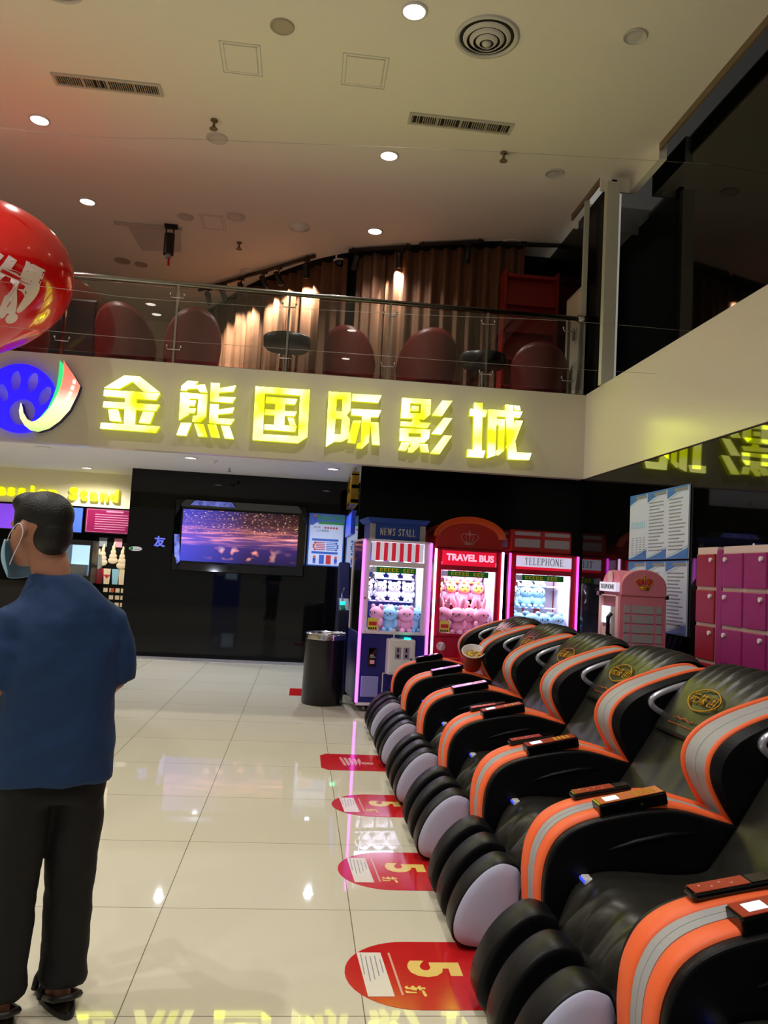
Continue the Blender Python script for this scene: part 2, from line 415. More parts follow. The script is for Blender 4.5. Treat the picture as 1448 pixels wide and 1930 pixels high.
def serif_text(mb, s, height, y, z, x_mid, wscale=1.0, thin=1.0, gap=0.12, th=0.003):
    """serif capitals built of strokes on an XZ plane facing -Y"""
    total = sum(SERIF[ch][0]*wscale+gap for ch in s)-gap
    x = x_mid-total*height/2
    def bar(x0, z0, x1, z1, wd):
        a, b = Vector((x0*wscale, z0)), Vector((x1*wscale, z1)); d = (b-a)
        if d.length < 1e-6: return
        nrm = Vector((-d.y, d.x)).normalized()*wd*thin/2
        mb.prism([(x+p.x*height, z+p.y*height) for p in (a-nrm, b-nrm, b+nrm, a+nrm)], y, y-th)
    for ch in s:
        wd, st, se = SERIF[ch]
        if ch == 'O':
            P = [(.42+.38*math.sin(2*PI*k/20), .5+.5*math.cos(2*PI*k/20)) for k in range(21)]
            for a, b in zip(P, P[1:]): bar(*a, *b, 0.06+0.08*abs(((a[0]+b[0])/2-.42)/.38))
        elif ch == 'S':
            P = [(.52,.8), (.44,.94), (.3,.98), (.14,.9), (.1,.76), (.18,.62), (.4,.46), (.52,.32), (.5,.14), (.36,.03), (.2,.03), (.08,.16)]
            for a, b in zip(P, P[1:]): bar(*a, *b, .1)
            bar(.53, .72, .53, 1, .04); bar(.07, 0, .07, .26, .04)
        else:
            for q in st: bar(*q)
            for x0, zz, x1 in se: bar(x0, zz*0.97+0.015, x1, zz*0.97+0.015, .045)
        x += (wd*wscale+gap)*height
GLYPHS={'jin':[[(-2.054,3.162),(-1.868,3.302),(-1.716,3.301),(-1.515,3.158),(-1.674,3.157),(-1.789,3.248),(-1.912,3.163)],[(-2.052,3.144),(-1.512,3.147),(-1.547,3.079),(-2.054,3.082)],[(-2.047,3.028),(-1.508,3.032),(-1.542,2.968),(-2.051,2.969)],[(-1.846,3.144),(-1.740,3.144),(-1.732,2.784),(-1.836,2.784)],[(-2.057,2.814),(-1.491,2.816),(-1.526,2.754),(-2.061,2.756)],[(-1.998,2.951),(-1.906,2.958),(-1.863,2.837),(-1.974,2.839)],[(-1.663,2.953),(-1.554,2.955),(-1.588,2.838),(-1.694,2.841)]],
'xiong':[[(-1.311,3.195),(-1.309,3.239),(-1.250,3.298),(-1.147,3.296),(-1.187,3.257),(-1.081,3.272),(-1.049,3.194),(-1.123,3.192),(-1.150,3.227),(-1.244,3.216),(-1.256,3.196)],[(-1.313,3.174),(-1.226,3.176),(-1.218,2.960),(-1.308,2.896)],[(-1.313,3.174),(-1.050,3.172),(-1.052,3.128),(-1.308,3.117)],[(-1.135,3.171),(-1.050,3.172),(-1.048,2.953),(-1.103,2.895),(-1.177,2.890),(-1.174,2.944),(-1.133,2.953)],[(-1.236,3.102),(-1.157,3.104),(-1.169,3.048),(-1.232,3.048)],[(-1.230,3.021),(-1.151,3.022),(-1.164,2.977),(-1.227,2.975)],[(-1.023,3.295),(-0.935,3.296),(-0.934,3.244),(-0.773,3.286),(-0.795,3.225),(-0.938,3.202),(-0.935,3.159),(-0.768,3.165),(-0.798,3.106),(-1.014,3.109)],[(-1.016,3.080),(-0.932,3.083),(-0.929,3.028),(-0.775,3.062),(-0.792,3.005),(-0.932,2.981),(-0.929,2.939),(-0.766,2.945),(-0.799,2.886),(-1.012,2.890)],[(-1.286,2.870),(-1.185,2.873),(-1.227,2.744),(-1.321,2.744)],[(-1.156,2.867),(-1.069,2.870),(-1.021,2.749),(-1.108,2.746)],[(-1.025,2.871),(-0.942,2.872),(-0.897,2.748),(-0.981,2.749)],[(-0.894,2.869),(-0.809,2.869),(-0.758,2.745),(-0.849,2.745)]],
'guo':[[(-0.578,3.292),(-0.033,3.297),(-0.033,3.236),(-0.574,3.231)],[(-0.578,3.292),(-0.484,3.292),(-0.473,2.749),(-0.571,2.748)],[(-0.128,3.293),(-0.033,3.297),(-0.028,2.817),(-0.119,2.760)],[(-0.571,2.811),(-0.028,2.817),(-0.119,2.747),(-0.571,2.748)],[(-0.461,3.193),(-0.152,3.193),(-0.174,3.137),(-0.467,3.136)],[(-0.466,3.065),(-0.149,3.065),(-0.168,3.018),(-0.469,3.015)],[(-0.464,2.914),(-0.141,2.919),(-0.156,2.860),(-0.464,2.861)],[(-0.367,3.189),(-0.276,3.189),(-0.263,2.866),(-0.369,2.866)],[(-0.238,2.999),(-0.178,2.999),(-0.152,2.927),(-0.211,2.925)]],
'ji':[[(0.160,3.294),(0.246,3.296),(0.243,2.785),(0.164,2.730)],[(0.160,3.294),(0.386,3.298),(0.384,3.236),(0.164,3.232)],[(0.303,3.296),(0.386,3.298),(0.391,3.119),(0.354,3.067),(0.384,3.032),(0.310,3.038)],[(0.241,3.100),(0.360,3.097),(0.360,3.031),(0.236,3.028)],[(0.310,3.034),(0.390,3.028),(0.391,2.837),(0.324,2.795),(0.307,2.806)],[(0.238,2.864),(0.389,2.867),(0.324,2.794),(0.235,2.787)],[(0.403,3.291),(0.701,3.297),(0.672,3.219),(0.399,3.220)],[(0.403,3.137),(0.706,3.143),(0.680,3.069),(0.403,3.071)],[(0.513,3.104),(0.604,3.105),(0.595,2.804),(0.533,2.739),(0.479,2.738),(0.480,2.785),(0.518,2.793)],[(0.424,3.014),(0.506,3.020),(0.460,2.787),(0.382,2.790)],[(0.605,3.014),(0.683,3.015),(0.709,2.784),(0.634,2.787)]],
'ying':[[(0.915,3.288),(1.212,3.291),(1.214,3.246),(0.918,3.243)],[(0.915,3.288),(0.999,3.289),(1.004,3.099),(0.912,3.083)],[(1.123,3.289),(1.212,3.291),(1.215,3.139),(1.163,3.090),(1.117,3.123)],[(0.910,3.133),(1.203,3.143),(1.160,3.086),(0.912,3.080)],[(1.018,3.213),(1.090,3.214),(1.093,3.167),(1.013,3.165)],[(1.039,3.074),(1.097,3.075),(1.112,3.048),(1.220,3.047),(1.194,2.998),(0.914,2.998),(0.912,3.041),(1.023,3.044)],[(0.910,2.974),(1.220,2.979),(1.217,2.942),(0.909,2.932)],[(0.910,2.974),(0.996,2.975),(1.000,2.847),(0.912,2.844)],[(1.130,2.977),(1.220,2.979),(1.212,2.887),(1.167,2.841),(1.130,2.848)],[(0.909,2.887),(1.215,2.898),(1.167,2.841),(0.912,2.841)],[(1.026,2.840),(1.117,2.841),(1.113,2.796),(1.056,2.734),(1.006,2.734),(1.007,2.781),(1.029,2.785)],[(0.931,2.828),(1.026,2.835),(0.980,2.745),(0.906,2.748)],[(1.122,2.825),(1.199,2.827),(1.220,2.745),(1.139,2.746)],[(1.331,3.291),(1.437,3.296),(1.338,3.132),(1.234,3.132)],[(1.356,3.111),(1.444,3.114),(1.339,2.938),(1.238,2.939)],[(1.365,2.929),(1.449,2.932),(1.332,2.736),(1.237,2.737)]],
'cheng':[[(1.669,3.295),(1.755,3.295),(1.770,2.766),(1.677,2.763)],[(1.630,3.229),(1.809,3.229),(1.792,3.156),(1.625,3.156)],[(1.621,2.803),(1.808,2.802),(1.789,2.729),(1.619,2.725)],[(1.823,3.235),(1.911,3.236),(1.912,2.759),(1.832,2.727)],[(1.823,3.235),(2.182,3.239),(2.158,3.175),(1.825,3.171)],[(2.089,3.298),(2.149,3.297),(2.160,3.252),(2.100,3.251)],[(1.997,3.299),(2.077,3.300),(2.117,2.925),(2.139,2.808),(2.295,2.811),(2.275,2.738),(2.053,2.731),(2.039,2.869)],[(1.898,3.144),(1.996,3.146),(2.004,2.816),(1.949,2.765),(1.923,2.767),(1.922,2.811),(1.947,2.829),(1.939,3.082),(1.897,3.085)],[(2.113,3.142),(2.190,3.143),(2.106,2.891),(2.023,2.843),(2.045,2.921)]],
'green':[[(-2.489,3.396),(-2.452,3.358),(-2.446,3.303),(-2.453,3.178),(-2.486,3.058),(-2.545,2.929),(-2.613,2.829),(-2.671,2.781),(-2.633,2.813),(-2.564,2.913),(-2.525,3.025),(-2.499,3.130),(-2.489,3.249)]],
'strip':[[(-2.456,3.400),(-2.364,3.280),(-2.281,3.162),(-2.302,3.072),(-2.362,2.914),(-2.450,2.797),(-2.541,2.718),(-2.642,2.678),(-2.712,2.687),(-2.770,2.730),(-2.818,2.800),(-2.834,2.871),(-2.824,2.951),(-2.808,2.909),(-2.796,2.859),(-2.756,2.797),(-2.705,2.771),(-2.658,2.789),(-2.606,2.837),(-2.542,2.933),(-2.486,3.058),(-2.453,3.178),(-2.446,3.303)]],
'perf':[[(-2.345,3.216),(-2.323,3.210),(-2.327,3.172),(-2.352,3.182)],[(-2.354,3.156),(-2.332,3.150),(-2.339,3.113),(-2.365,3.119)],[(-2.373,3.095),(-2.349,3.090),(-2.359,3.053),(-2.384,3.058)],[(-2.390,3.043),(-2.366,3.038),(-2.379,3.000),(-2.403,3.005)]]}

# ================================================================== SETTING
HC = 5.735          # ceiling height of the hall
FX = 2.888         # right-hand wall
FY = 8.085         # front of the balcony
SZ = 2.91         # underside of the balcony
FB = 2.586         # lower edge of the balcony front
BZ = 3.471         # balcony floor
def wall(name, m, *b, kind='structure'): o = MB().box(*b).build(name, m); o['kind'] = kind; return o
wall('floor', 'floor_tile', -9, 8, -6, 15.2, -0.1, 0)
MB().prism([(-9,-6),(3.157,-6),(3.157,7.762),(2.849,7.762),(2.849,8.686),(3.388,8.686),(3.388,15),(-9,15)], HC, HC+0.15, 'XY').build('ceiling', 'ceiling_paint')['kind'] = 'structure'
wall('wall_left', 'cream_paint', -9.1, -9, -6, 15.2, 0, HC)
wall('wall_far', 'cream_paint', -9, 3.6, 14.3, 14.4, 3.4, HC)
wall('wall_right_lower', 'black_stone', FX+0.02, FX+0.12, -6, FY, 0, FB)
wall('trim_1', 'fascia_paint', FX, FX+0.12, -6, FY, FB, 3.49)            # pale band above the black stone
wall('wall_right_upper', 'black_stone', 3.326, 3.403, -6, 8.393, 3.4, 6.2)
wall('trim_2', 'fascia_paint', -9, FX, FY, FY+0.12, FB, 3.483)            # balcony front
wall('wall_machines', 'black_satin', 0.655, 4.2, 9.74, 9.8, 0, SZ)
wall('wall_machines_side', 'black_stone', 4.1, 4.2, FY, 9.74, 0, SZ)
wall('ceiling_machines', 'dark_void', 0.8, 4.2, FY+0.12, 9.8, SZ, SZ+0.08)
wall('wall_passage', 'black_stone', 0.655, 0.755, 9.8, 12.76, 0, SZ)
wall('wall_screen', 'black_stone', -2.74, 0.70, 12.76, 12.86, 0, SZ)
wall('wall_screen_side', 'black_stone', -2.74, -2.64, 12.86, 15.0, 0, SZ)
wall('ceiling_passage', 'soffit_paint', -9, 0.8, FY+0.12, 15.1, SZ, SZ+0.08)
wall('floor_balcony', 'mez_floor', -9, 3.5, FY+0.12, 14.3, 3.3, BZ)
wall('wall_stand_sign', 'cream_paint', -9, -2.74, 13.9, 14.0, 2.33, SZ)
wall('wall_stand', 'dark_void', -9, -2.74, 15.0, 15.1, 0, SZ)
wall('trim_3', 'threshold_stone', -2.74, 0.70, 12.35, 12.76, 0, 0.004)
wall('trim_4', 'dark_void', -2.74, 0.70, 12.735, 12.76, 0.004, 0.06)
# stepped edge of the ceiling against the black glass
wall('trim_5', 'lip_brown', 3.157, 3.18, -6, 7.061, 5.665, HC+0.1)
wall('trim_6', 'ceiling_paint', 3.157, 3.234, 7.061, 7.762, 5.581, HC+0.1)
wall('trim_7', 'ceiling_paint', 2.849, 3.234, 7.762, 7.792, 5.581, HC+0.1)
wall('trim_8', 'lip_brown', 2.849, 2.872, 7.792, 8.686, 5.665, HC+0.1)
wall('trim_9', 'ceiling_paint', 2.872, 3.388, 8.686, 8.716, 5.581, HC)
wall('trim_10', 'post_cream', FX-0.03, FX+0.1, 7.592, 7.669, 3.49, 5.596)
wall('trim_11', 'post_cream', 2.834, 2.88, 8.162, 8.208, 3.471, 5.658)
wall('wall_balcony_back', 'dark_void', 2.0, 3.4, 9.95, 10.0, BZ, HC)
wall('wall_balcony_right', 'black_satin', FX+0.05, FX+0.1, 7.669, 10.164, 3.471, 5.658)
d = wall('door_1', 'post_cream', FX-0.02, FX+0.035, 8.277, 8.793, BZ, 4.749)
MB().box(FX-0.03, FX-0.02, 8.316, 8.747, BZ+.03, 4.703).build('door_panel', 'cream_paint', d)
MB().cyl((FX-0.06, 8.393, 4.157), 0.015, 0.14, 10).build('handle', 'steel', d)

# ================================================================== CEILING FITTINGS
def spot(parent, z, watts, size=R(125), blend=0.8, col=(1, .95, .86), rad=0.04, rot=None):
    l = bpy.data.lights.new('bulb', 'SPOT'); l.energy = watts; l.spot_size = size; l.spot_blend = blend; l.color = col; l.shadow_soft_size = rad
    o = bpy.data.objects.new('bulb', l); C.objects.link(o); o.parent = parent; o.location = (0, 0, z)
    if rot: o.rotation_euler = rot
    return o
def downlight(x, y, z, label, r=0.1, watts=CEIL_W, lens='lamp_lens', group='round ceiling downlights', col=(1, .96, .9)):
    t = thing('ceiling_downlight', label, 'ceiling light', (x, y, z), 0, group)
    MB().lathe([(r*1.25, 0), (r*1.25, -0.012), (r*1.05, -0.016), (r, -0.004), (r, 0)], n=28, caps=False).build('trim_ring', 'white_plastic', t, True)
    MB().cyl((0,0,-0.007), r, 0.005, 28).build('lens', lens, t)
    spot(t, -0.03, watts, R(125) if z > 4 else R(165), col=col)
    return t
downlight(0.585, 5.683, HC, 'bright downlight at the top edge of the picture beside the round air diffuser', 0.081)
downlight(0.624, 7.8, HC, 'bright ceiling downlight beside the right-hand slotted air vent', 0.081)
downlight(0.647, 9.633, HC, 'bright ceiling downlight just in front of the balcony track spotlights', 0.081)
downlight(-2.826, 7.823, HC, 'bright ceiling downlight nearest the left-hand slotted air vent', 0.081)
downlight(-2.826, 9.579, HC, 'bright ceiling downlight between the left vent and the recessed ceiling opening', 0.081)
for y in (2.464, 0.539, -1.54): downlight(0.616, y, HC, 'ceiling downlight over the near hall, in a row part mirrored in the glass, part added fill', 0.081)  # row extended with unseen lamps added to brighten ceiling and floor
for y in (5.544, 2.98, 2.441, -0.616): downlight(-2.772, y, HC, 'ceiling downlight over the near hall, in a row part mirrored in the glass, part added fill', 0.081)  # two read off the glass reflections, the others added unseen to even the light
sg = 'downlights under the balcony'
downlight(-1.60, 10.97, SZ, 'soffit downlight under the bear character of the sign', 0.075, SOFFIT_W, 'soffit_lens', sg, (.78, .84, 1))
downlight(0.35, 11.16, SZ, 'soffit downlight above the blue safety poster', 0.075, SOFFIT_W, 'soffit_lens', sg, (.78, .84, 1))
downlight(-3.53, 13.11, SZ, 'soffit downlight in front of the concession stand lettering', 0.075, SOFFIT_W, 'soffit_lens', sg, (1, .93, .75))
downlight(-5.6, 11.6, SZ, 'soffit downlight beyond the left edge of the picture', 0.075, SOFFIT_W, 'soffit_lens', sg, (1, .93, .75))
tag(MB().lathe([(0.1, 0), (0.1, -0.01), (0.085, -0.014), (0.08, -0.003), (0, -0.003)], (-3.53, 10.95, SZ), 24).build('round_speaker', 'soffit_paint', smooth=True), 'faint unlit round cover in the soffit under the blue logo', 'speaker')
def disc(x, y, label, r=0.14, m='diffuser_grey', name='ceiling_speaker', cat='speaker', z=HC):
    o = MB().lathe([(r, 0), (r, -0.01), (r*.93, -0.016), (r*.9, -0.008), (r*.5, -0.012), (0.005, -0.012)], n=28).build(name, m, smooth=True, loc=(x, y, z))
    return tag(o, label, cat)
disc(-0.416, 6.037, 'yellowish round disc in the ceiling above the left square hatch', 0.096, 'lamp_off', 'unlit_downlight', 'ceiling light')
disc(2.31, 5.659, 'pale round ceiling speaker near the black glass, right of the round diffuser', 0.092)
disc(-1.109, 7.823, 'grey round ceiling speaker just behind a sprinkler, left of centre', 0.108)
disc(2.364, 7.808, 'pale round ceiling speaker right of the slotted vent, near the stepped edge', 0.1)
disc(-1.694, 9.748, 'faint grey round cover left of the small far ceiling hatch', 0.1)
disc(-1.07, 9.61, 'faint grey round cover right of the small far ceiling hatch', 0.115)
disc(-2.826, 11.442, 'brownish round cover behind the recessed opening, the left one of two', 0.115, 'lamp_off')
disc(-2.58, 11.519, 'smaller brownish round cover behind the recessed opening, the right one of two', 0.092, 'lamp_off')
disc(-1.04, 11.434, 'pale round cover close to the long black spotlight track', 0.123)
disc(2.387, 9.602, 'round cover above the rightmost black track over the balcony', 0.123)
t = thing('smoke_detector', 'small domed smoke detector left of the far bright downlight', 'smoke detector', (-0.293, 9.725, HC))
MB().lathe([(0.13, 0), (0.13, -0.02), (0.07, -0.03), (0.06, -0.055), (0.0, -0.06)], n=24).build('housing', 'ceiling_paint', t, True)
MB().cyl((0, 0, -0.07), 0.02, 0.012, 12).build('sensor_tip', 'white_plastic', t)
for x, y, lb in ((-1.101, 7.492, 'in front of the grey ceiling speaker'), (1.748, 7.515, 'right of the slotted vent'), (-1.086, 10.395, 'beyond the small far hatch')):
    t = thing('fire_sprinkler', 'small brass ceiling sprinkler '+lb, 'sprinkler', (x, y, HC), 0, 'ceiling sprinklers')
    MB().lathe([(0.035, 0), (0.035, -0.012), (0.012, -0.014), (0.012, -0.07), (0.005, -0.08)], n=14).build('pipe', 'lip_brown', t, True)
    MB().cyl((0, 0, -0.095), 0.04, 0.006, 14).tube([(-.012,0,-.06),(-.02,0,-.08),(0,0,-.092),(.02,0,-.08),(.012,0,-.06)], .004, 6).build('deflector', 'lip_brown', t)
t = thing('soffit_sprinkler', 'tiny sprinkler hanging from the soffit above the television wall', 'sprinkler', (-1.16, 11.9, SZ))
MB().cyl((0,0,-.05), .012, .05, 10).build('pipe', 'grey_shell', t); MB().cyl((0,0,-.06), .035, .006, 12).build('deflector', 'grey_shell', t)
t = thing('soffit_sensor', 'small white sensor in the soffit right of the bear character', 'sensor', (-1.32, 11.16, SZ))
MB().lathe([(0.06,0),(0.06,-.012),(.035,-.02),(.03,-.045),(0,-.05)], n=18).build('housing', 'white_plastic', t, True)
for y in (7.854, 5.005, 2.464): downlight(-5.544, y, HC, 'added unseen fill downlight over the hall beyond the left edge of the picture', 0.081)  # whole column added out of view to lift the hall's brightness
# big round diffuser
def diffuser(x, y, label, r=0.254):
    t = thing('round_air_diffuser', label, 'air vent', (x, y, HC))
    MB().lathe([(r, 0), (r, -0.012), (r*.9, -0.02), (r*.84, -0.004), (r*.84, 0)], n=40, caps=False).build('outer_ring', 'diffuser_grey', t, True)
    MB().cyl((0,0,-0.002), r*.84, 0.004, 40).build('throat', 'vent_dark', t)
    for k, (a, z) in enumerate(((.74, -.012), (.54, -.026), (.34, -.04))):
        MB().lathe([(r*a, z+.004), (r*(a-.11), z-.022), (r*(a-.13), z-.018), (r*(a-.03), z+.008)], n=36, caps=False).build('cone_ring', 'diffuser_grey', t, True)
    MB().lathe([(r*.16, -.05), (r*.13, -.066), (0.004, -.07)], n=24).build('centre_cone', 'diffuser_grey', t, True)
diffuser(1.19, 5.875, 'large round concentric air diffuser in the ceiling near the black glass')
diffuser(-2.079, 5.867, 'round air diffuser cut off by the top left edge of the picture', 0.2)
def slot_vent(x0, x1, y0, y1, label):
    t = thing('slotted_air_vent', label, 'air vent', ((x0+x1)/2, (y0+y1)/2, HC), 0, 'slotted ceiling vents')
    a, b = (x1-x0)/2, (y1-y0)/2; f = 0.028
    MB().box(-a,a,-b,-b+f,-.015,0).box(-a,a,b-f,b,-.015,0).box(-a,-a+f,-b+f,b-f,-.015,0).box(a-f,a,-b+f,b-f,-.015,0).build('frame', 'vent_white', t)
    MB().box(-a+f,a-f,-b+f,b-f,-.002,0).build('duct', 'vent_dark', t)
    m = MB(); n = 46
    for i in range(n):
        if random.random() < .86:
            xx = -a+f+(2*a-2*f)*(i+.5)/n; m.box(xx-.0035, xx+.0035, -b+f, b-f, -.012, -.002)
    for q in (-.45, .0, .5): m.box(a*q-.006, a*q+.006, -b+f, b-f, -.013, -.002)
    m.build('louvre_blades', 'lamp_off', t)
slot_vent(-2.479, -1.525, 6.999, 7.184, 'long slotted air vent on the left of the ceiling')
slot_vent(0.731, 1.717, 6.999, 7.184, 'long slotted air vent on the right of the ceiling, near the middle downlight')
def hatch(x0, x1, y0, y1, label):
    m = MB(); e = .008
    for k in range(2):
        o = .02*k*1.5
        m.box(x0+o,x1-o,y0+o,y0+o+e,HC-.003,HC).box(x0+o,x1-o,y1-o-e,y1-o,HC-.003,HC).box(x0+o,x0+o+e,y0+o,y1-o,HC-.003,HC).box(x1-o-e,x1-o,y0+o,y1-o,HC-.003,HC)
    t = thing('ceiling_hatch', label, 'access panel', (0,0,0), 0, 'square ceiling hatches')
    m.build('seam', 'diffuser_grey', t); MB().box(x0+.04,x1-.04,y0+.04,y1-.04,HC-.004,HC).build('panel', 'ceiling_paint', t)
hatch(-0.939, -0.601, 6.299, 6.722, 'square ceiling hatch below the yellowish disc, left of centre')
hatch(0.077, 0.462, 6.268, 6.707, 'square ceiling hatch just left of the round air diffuser')
hatch(-1.517, -1.217, 9.625, 10.056, 'small faint ceiling hatch right of the recessed opening')
t = thing('projector_recess', 'grey recessed opening in the ceiling over the balcony', 'ceiling opening', (0,0,0))
MB().prism([(-2.487,10.11),(-1.81,10.11),(-1.91,10.872),(-2.456,10.949)], HC-.016, HC-.004, 'XY').build('recess_panel', 'diffuser_grey', t)
MB().box(-2.633,-1.786,10.087,10.118,HC-.034,HC-.004).build('edge_lip', 'post_cream', t)
t = thing('recess_spotlight', 'single black spotlight hanging at the recessed ceiling opening', 'spotlight', (-1.925, 10.049, HC)); t.scale = (.77,)*3
MB().box(-.09,.12,-.05,.05,-.05,0).build('mount', 'black_plastic', t)
MB().tube([(-.06,0,-.04),(-.06,0,-.2)],.012,8).tube([(.06,0,-.04),(.06,0,-.2)],.012,8).build('bracket', 'black_plastic', t)
MB().cyl((0,0,-.5),.085,.34,20).build('lamp_body', 'black_plastic', t); MB().cyl((0,0,-.56),.045,.06,16).build('lamp_snout', 'grey_shell', t)
MB().tube([(.01,0,-.56),(.015,0,-.68)],.018,8).build('red_tip', 'red_gloss', t)
# dome camera
t = thing('dome_camera', 'small white dome camera where the ceiling meets the curtains', 'security camera', (0.262, 10.588, HC))
MB().lathe([(.1,0),(.1,-.05),(.085,-.06)], n=20).build('housing', 'white_plastic', t, True); MB().ell((0,0,-.06),.075,.075,.07).build('dome', 'black_gloss', t, True)

# ================================================================== BALCONY: curtains, tracks, railing, seats
ctop = [(-1.771,12.982),(-1.047,11.704),(-0.331,10.78),(0.092,10.349),(0.631,9.964),(1.016,9.771),(1.54,9.548),(1.902,9.425),(2.279,9.317),(2.56,9.26)]
ctop = [(-2.618,14.245)]+ctop
path = cr([(x, y+.34, 0) for x, y in ctop], 40)
# panels of one long curtain, folded along the curve
def curtain(i0, i1, label, ztop):
    P = path[i0:i1]; n = len(P)-1; m = MB(); L = [0.0]
    for a, b in zip(P, P[1:]): L.append(L[-1]+(b-a).length)
    def f(u, v):
        i = min(int(round(u*n)), n); p = P[i]; a, b = P[max(i-1,0)], P[min(i+1,n)]
        t = (b-a).normalized(); nn = Vector((-t.y, t.x, 0)); s = L[i]
        k = .05*math.sin(s*2*PI/.17)+.03*math.sin(s*2*PI/.41+1)+.012*noise.noise(Vector((s*7, v*2, 1)))
        return p+nn*k*(0.75+.25*(1-v))+Vector((0,0,BZ+.01+(ztop-BZ-.01)*v))
    m.grid(f, n, 10)
    return tag(m.build('stage_curtain', 'curtain_cloth', smooth=True), label, 'curtain', 'brown curtains behind the balcony')
N_ = len(path)
curtain(0, int(N_*.45)+1, 'brown pleated curtain on the left of the balcony, brightly spotlit in streaks', HC-.05)
curtain(int(N_*.47), int(N_*.56), 'narrow dark brown curtain with a strip of red shadow, mid balcony', HC-.05)
curtain(int(N_*.56), N_, 'brown pleated curtain on the right of the balcony under one spot of light', HC-.05)
pb = MB(); pel = [(p.x, p.y-.09) for p in path[::8]]+[(p.x, p.y+.23) for p in reversed(path[::8])]
o = pb.prism(pel, HC-.05, HC, 'XY').build('wall_pelmet', 'dark_void'); o['kind'] = 'structure'
pelw = [(p.x, p.y+.12) for p in path[::8]]+[(p.x, p.y+.23) for p in reversed(path[::8])]
o = MB().prism(pelw, BZ, HC-.05, 'XY').build('wall_behind_curtain', 'dark_void'); o['kind'] = 'structure'
t = thing('red_shelf_unit', 'dark red shelf unit at the right end of the curtains', 'shelf unit', (0,0,0))
MB().box(2.272,2.926,9.449,9.565,BZ,5.273).build('back_panel', 'red_cabinet', t)
for z in (3.81, 4.157, 4.503, 4.849, 5.196): MB().box(2.272,2.926,9.334,9.449,z,z+.04).build('shelf', 'red_cabinet', t)
for x in (2.256, 2.911): MB().box(x,x+.03,9.334,9.565,BZ,5.288).build('side_panel', 'red_cabinet', t)
def track(x0, y0, x1, y1, label, heads):
    t = thing('spotlight_track', label, 'spotlight track', (x0, y0, HC), math.atan2(y1-y0, x1-x0))
    L = math.hypot(x1-x0, y1-y0)
    MB().box(0,L,-.018,.018,-.06,-.02).build('rail', 'black_plastic', t)
    for q in (.06, .94): MB().cyl((L*q,0,-.03), .012, .03, 8).build('hanger', 'black_plastic', t)
    for hx, tilt, yaw, on in heads:
        h = thing('track_spotlight', hx[1], 'spotlight', (x0+(x1-x0)*hx[0], y0+(y1-y0)*hx[0], HC-.06), yaw, 'black track spotlights over the balcony'); h.scale = (.77,)*3
        MB().box(-.06,.06,-.025,.025,-.03,0).build('adapter', 'black_plastic', h)
        MB().tube([(0,0,-.03),(0,0,-.1)],.012,8).tube([(-.05,0,-.17),(-.05,0,-.1),(.05,0,-.1),(.05,0,-.17)],.008,6).build('bracket', 'black_plastic', h)
        b = MB().lathe([(.035,.13),(.05,.1),(.052,-.12),(.045,-.13)], n=18).build('lamp_body', 'black_plastic', h, True, loc=(0,0,-.19), rot=(tilt,0,0))
        if on:
            MB().cyl((0,0,-.128),.042,.004,16).build('lens', 'soffit_lens', b)
            spot(b, -.15, TRACK_W*on, R(76), .9, (1,.86,.68), .03)
track(-1.856,12.32,-0.085,10.526,'long slanting black spotlight track over the left of the balcony',
  [((.1,'black track spotlight at the far left end of the long track'),R(38),R(-25),1.0),((.24,'black track spotlight second along the long track'),R(42),R(-30),.8),((.4,'black track spotlight third along the long track'),R(35),R(-20),1.3),((.6,'black track spotlight fourth along the long track'),R(38),R(-40),1.3),((.72,'black tilted track spotlight fifth along the long track'),R(45),R(-45),.8),((.94,'black track spotlight at the near right end of the long track'),R(40),R(-10),1.6)])
track(0.362,10.241,1.147,9.91,'short black spotlight track right of the dome camera',[((.12,'black spotlight tilted at the left end of the short middle track'),R(30),R(25),0),((.82,'black spotlight at the right end of the short middle track'),R(36),R(-5),1.5)])
track(1.24,9.841,2.017,9.556,'short black spotlight track near the right of the curtains',[((.76,'single black spotlight on the track near the right of the curtains'),R(20),0,0)])
track(2.248,9.571,3.095,9.433,'empty black track at the right end over the balcony',[])
# glass railing
t = thing('balcony_railing', 'glass balcony railing with a steel handrail above the lit sign', 'railing', (0, 8.145, 3.483))
MB().tube([(-9,0,0.84),(FX-.02,0,0.84)], .026, 16).build('handrail', 'steel', t, True)
MB().tube([(FX-.1,0,0.84),(FX+.04,0,0.84)], .04, 16).build('rail_end', 'steel', t, True)
px = [-7.238,-6.16,-5.082,-3.85,-2.533,-1.432,-0.296,0.758,1.802,2.695]
for i, x in enumerate(px):
    MB().box(x-.011,x+.011,-.012,.012,0,.82).build('post', 'steel', t)
    for z in (.15, .69):
        MB().tube([(x-.07,-.02,z+.03),(x-.062,-.02,z),(x+.062,-.02,z),(x+.07,-.02,z+.03)],.0055,6).ell((x-.07,-.02,z+.035),.0125,.0125,.0125,8,6).ell((x+.07,-.02,z+.035),.0125,.0125,.0125,8,6).build('glass_clamp', 'chrome', t, True)
for a, b in zip(px, px[1:]+[FX-.02]): MB().box(a+.02,b-.02,-.005,.005,.06,.8).build('glass_pane', 'pane_clear', t)
MB().box(-9,FX-.02,-.02,.02,.0,.015).build('base_channel', 'steel', t)
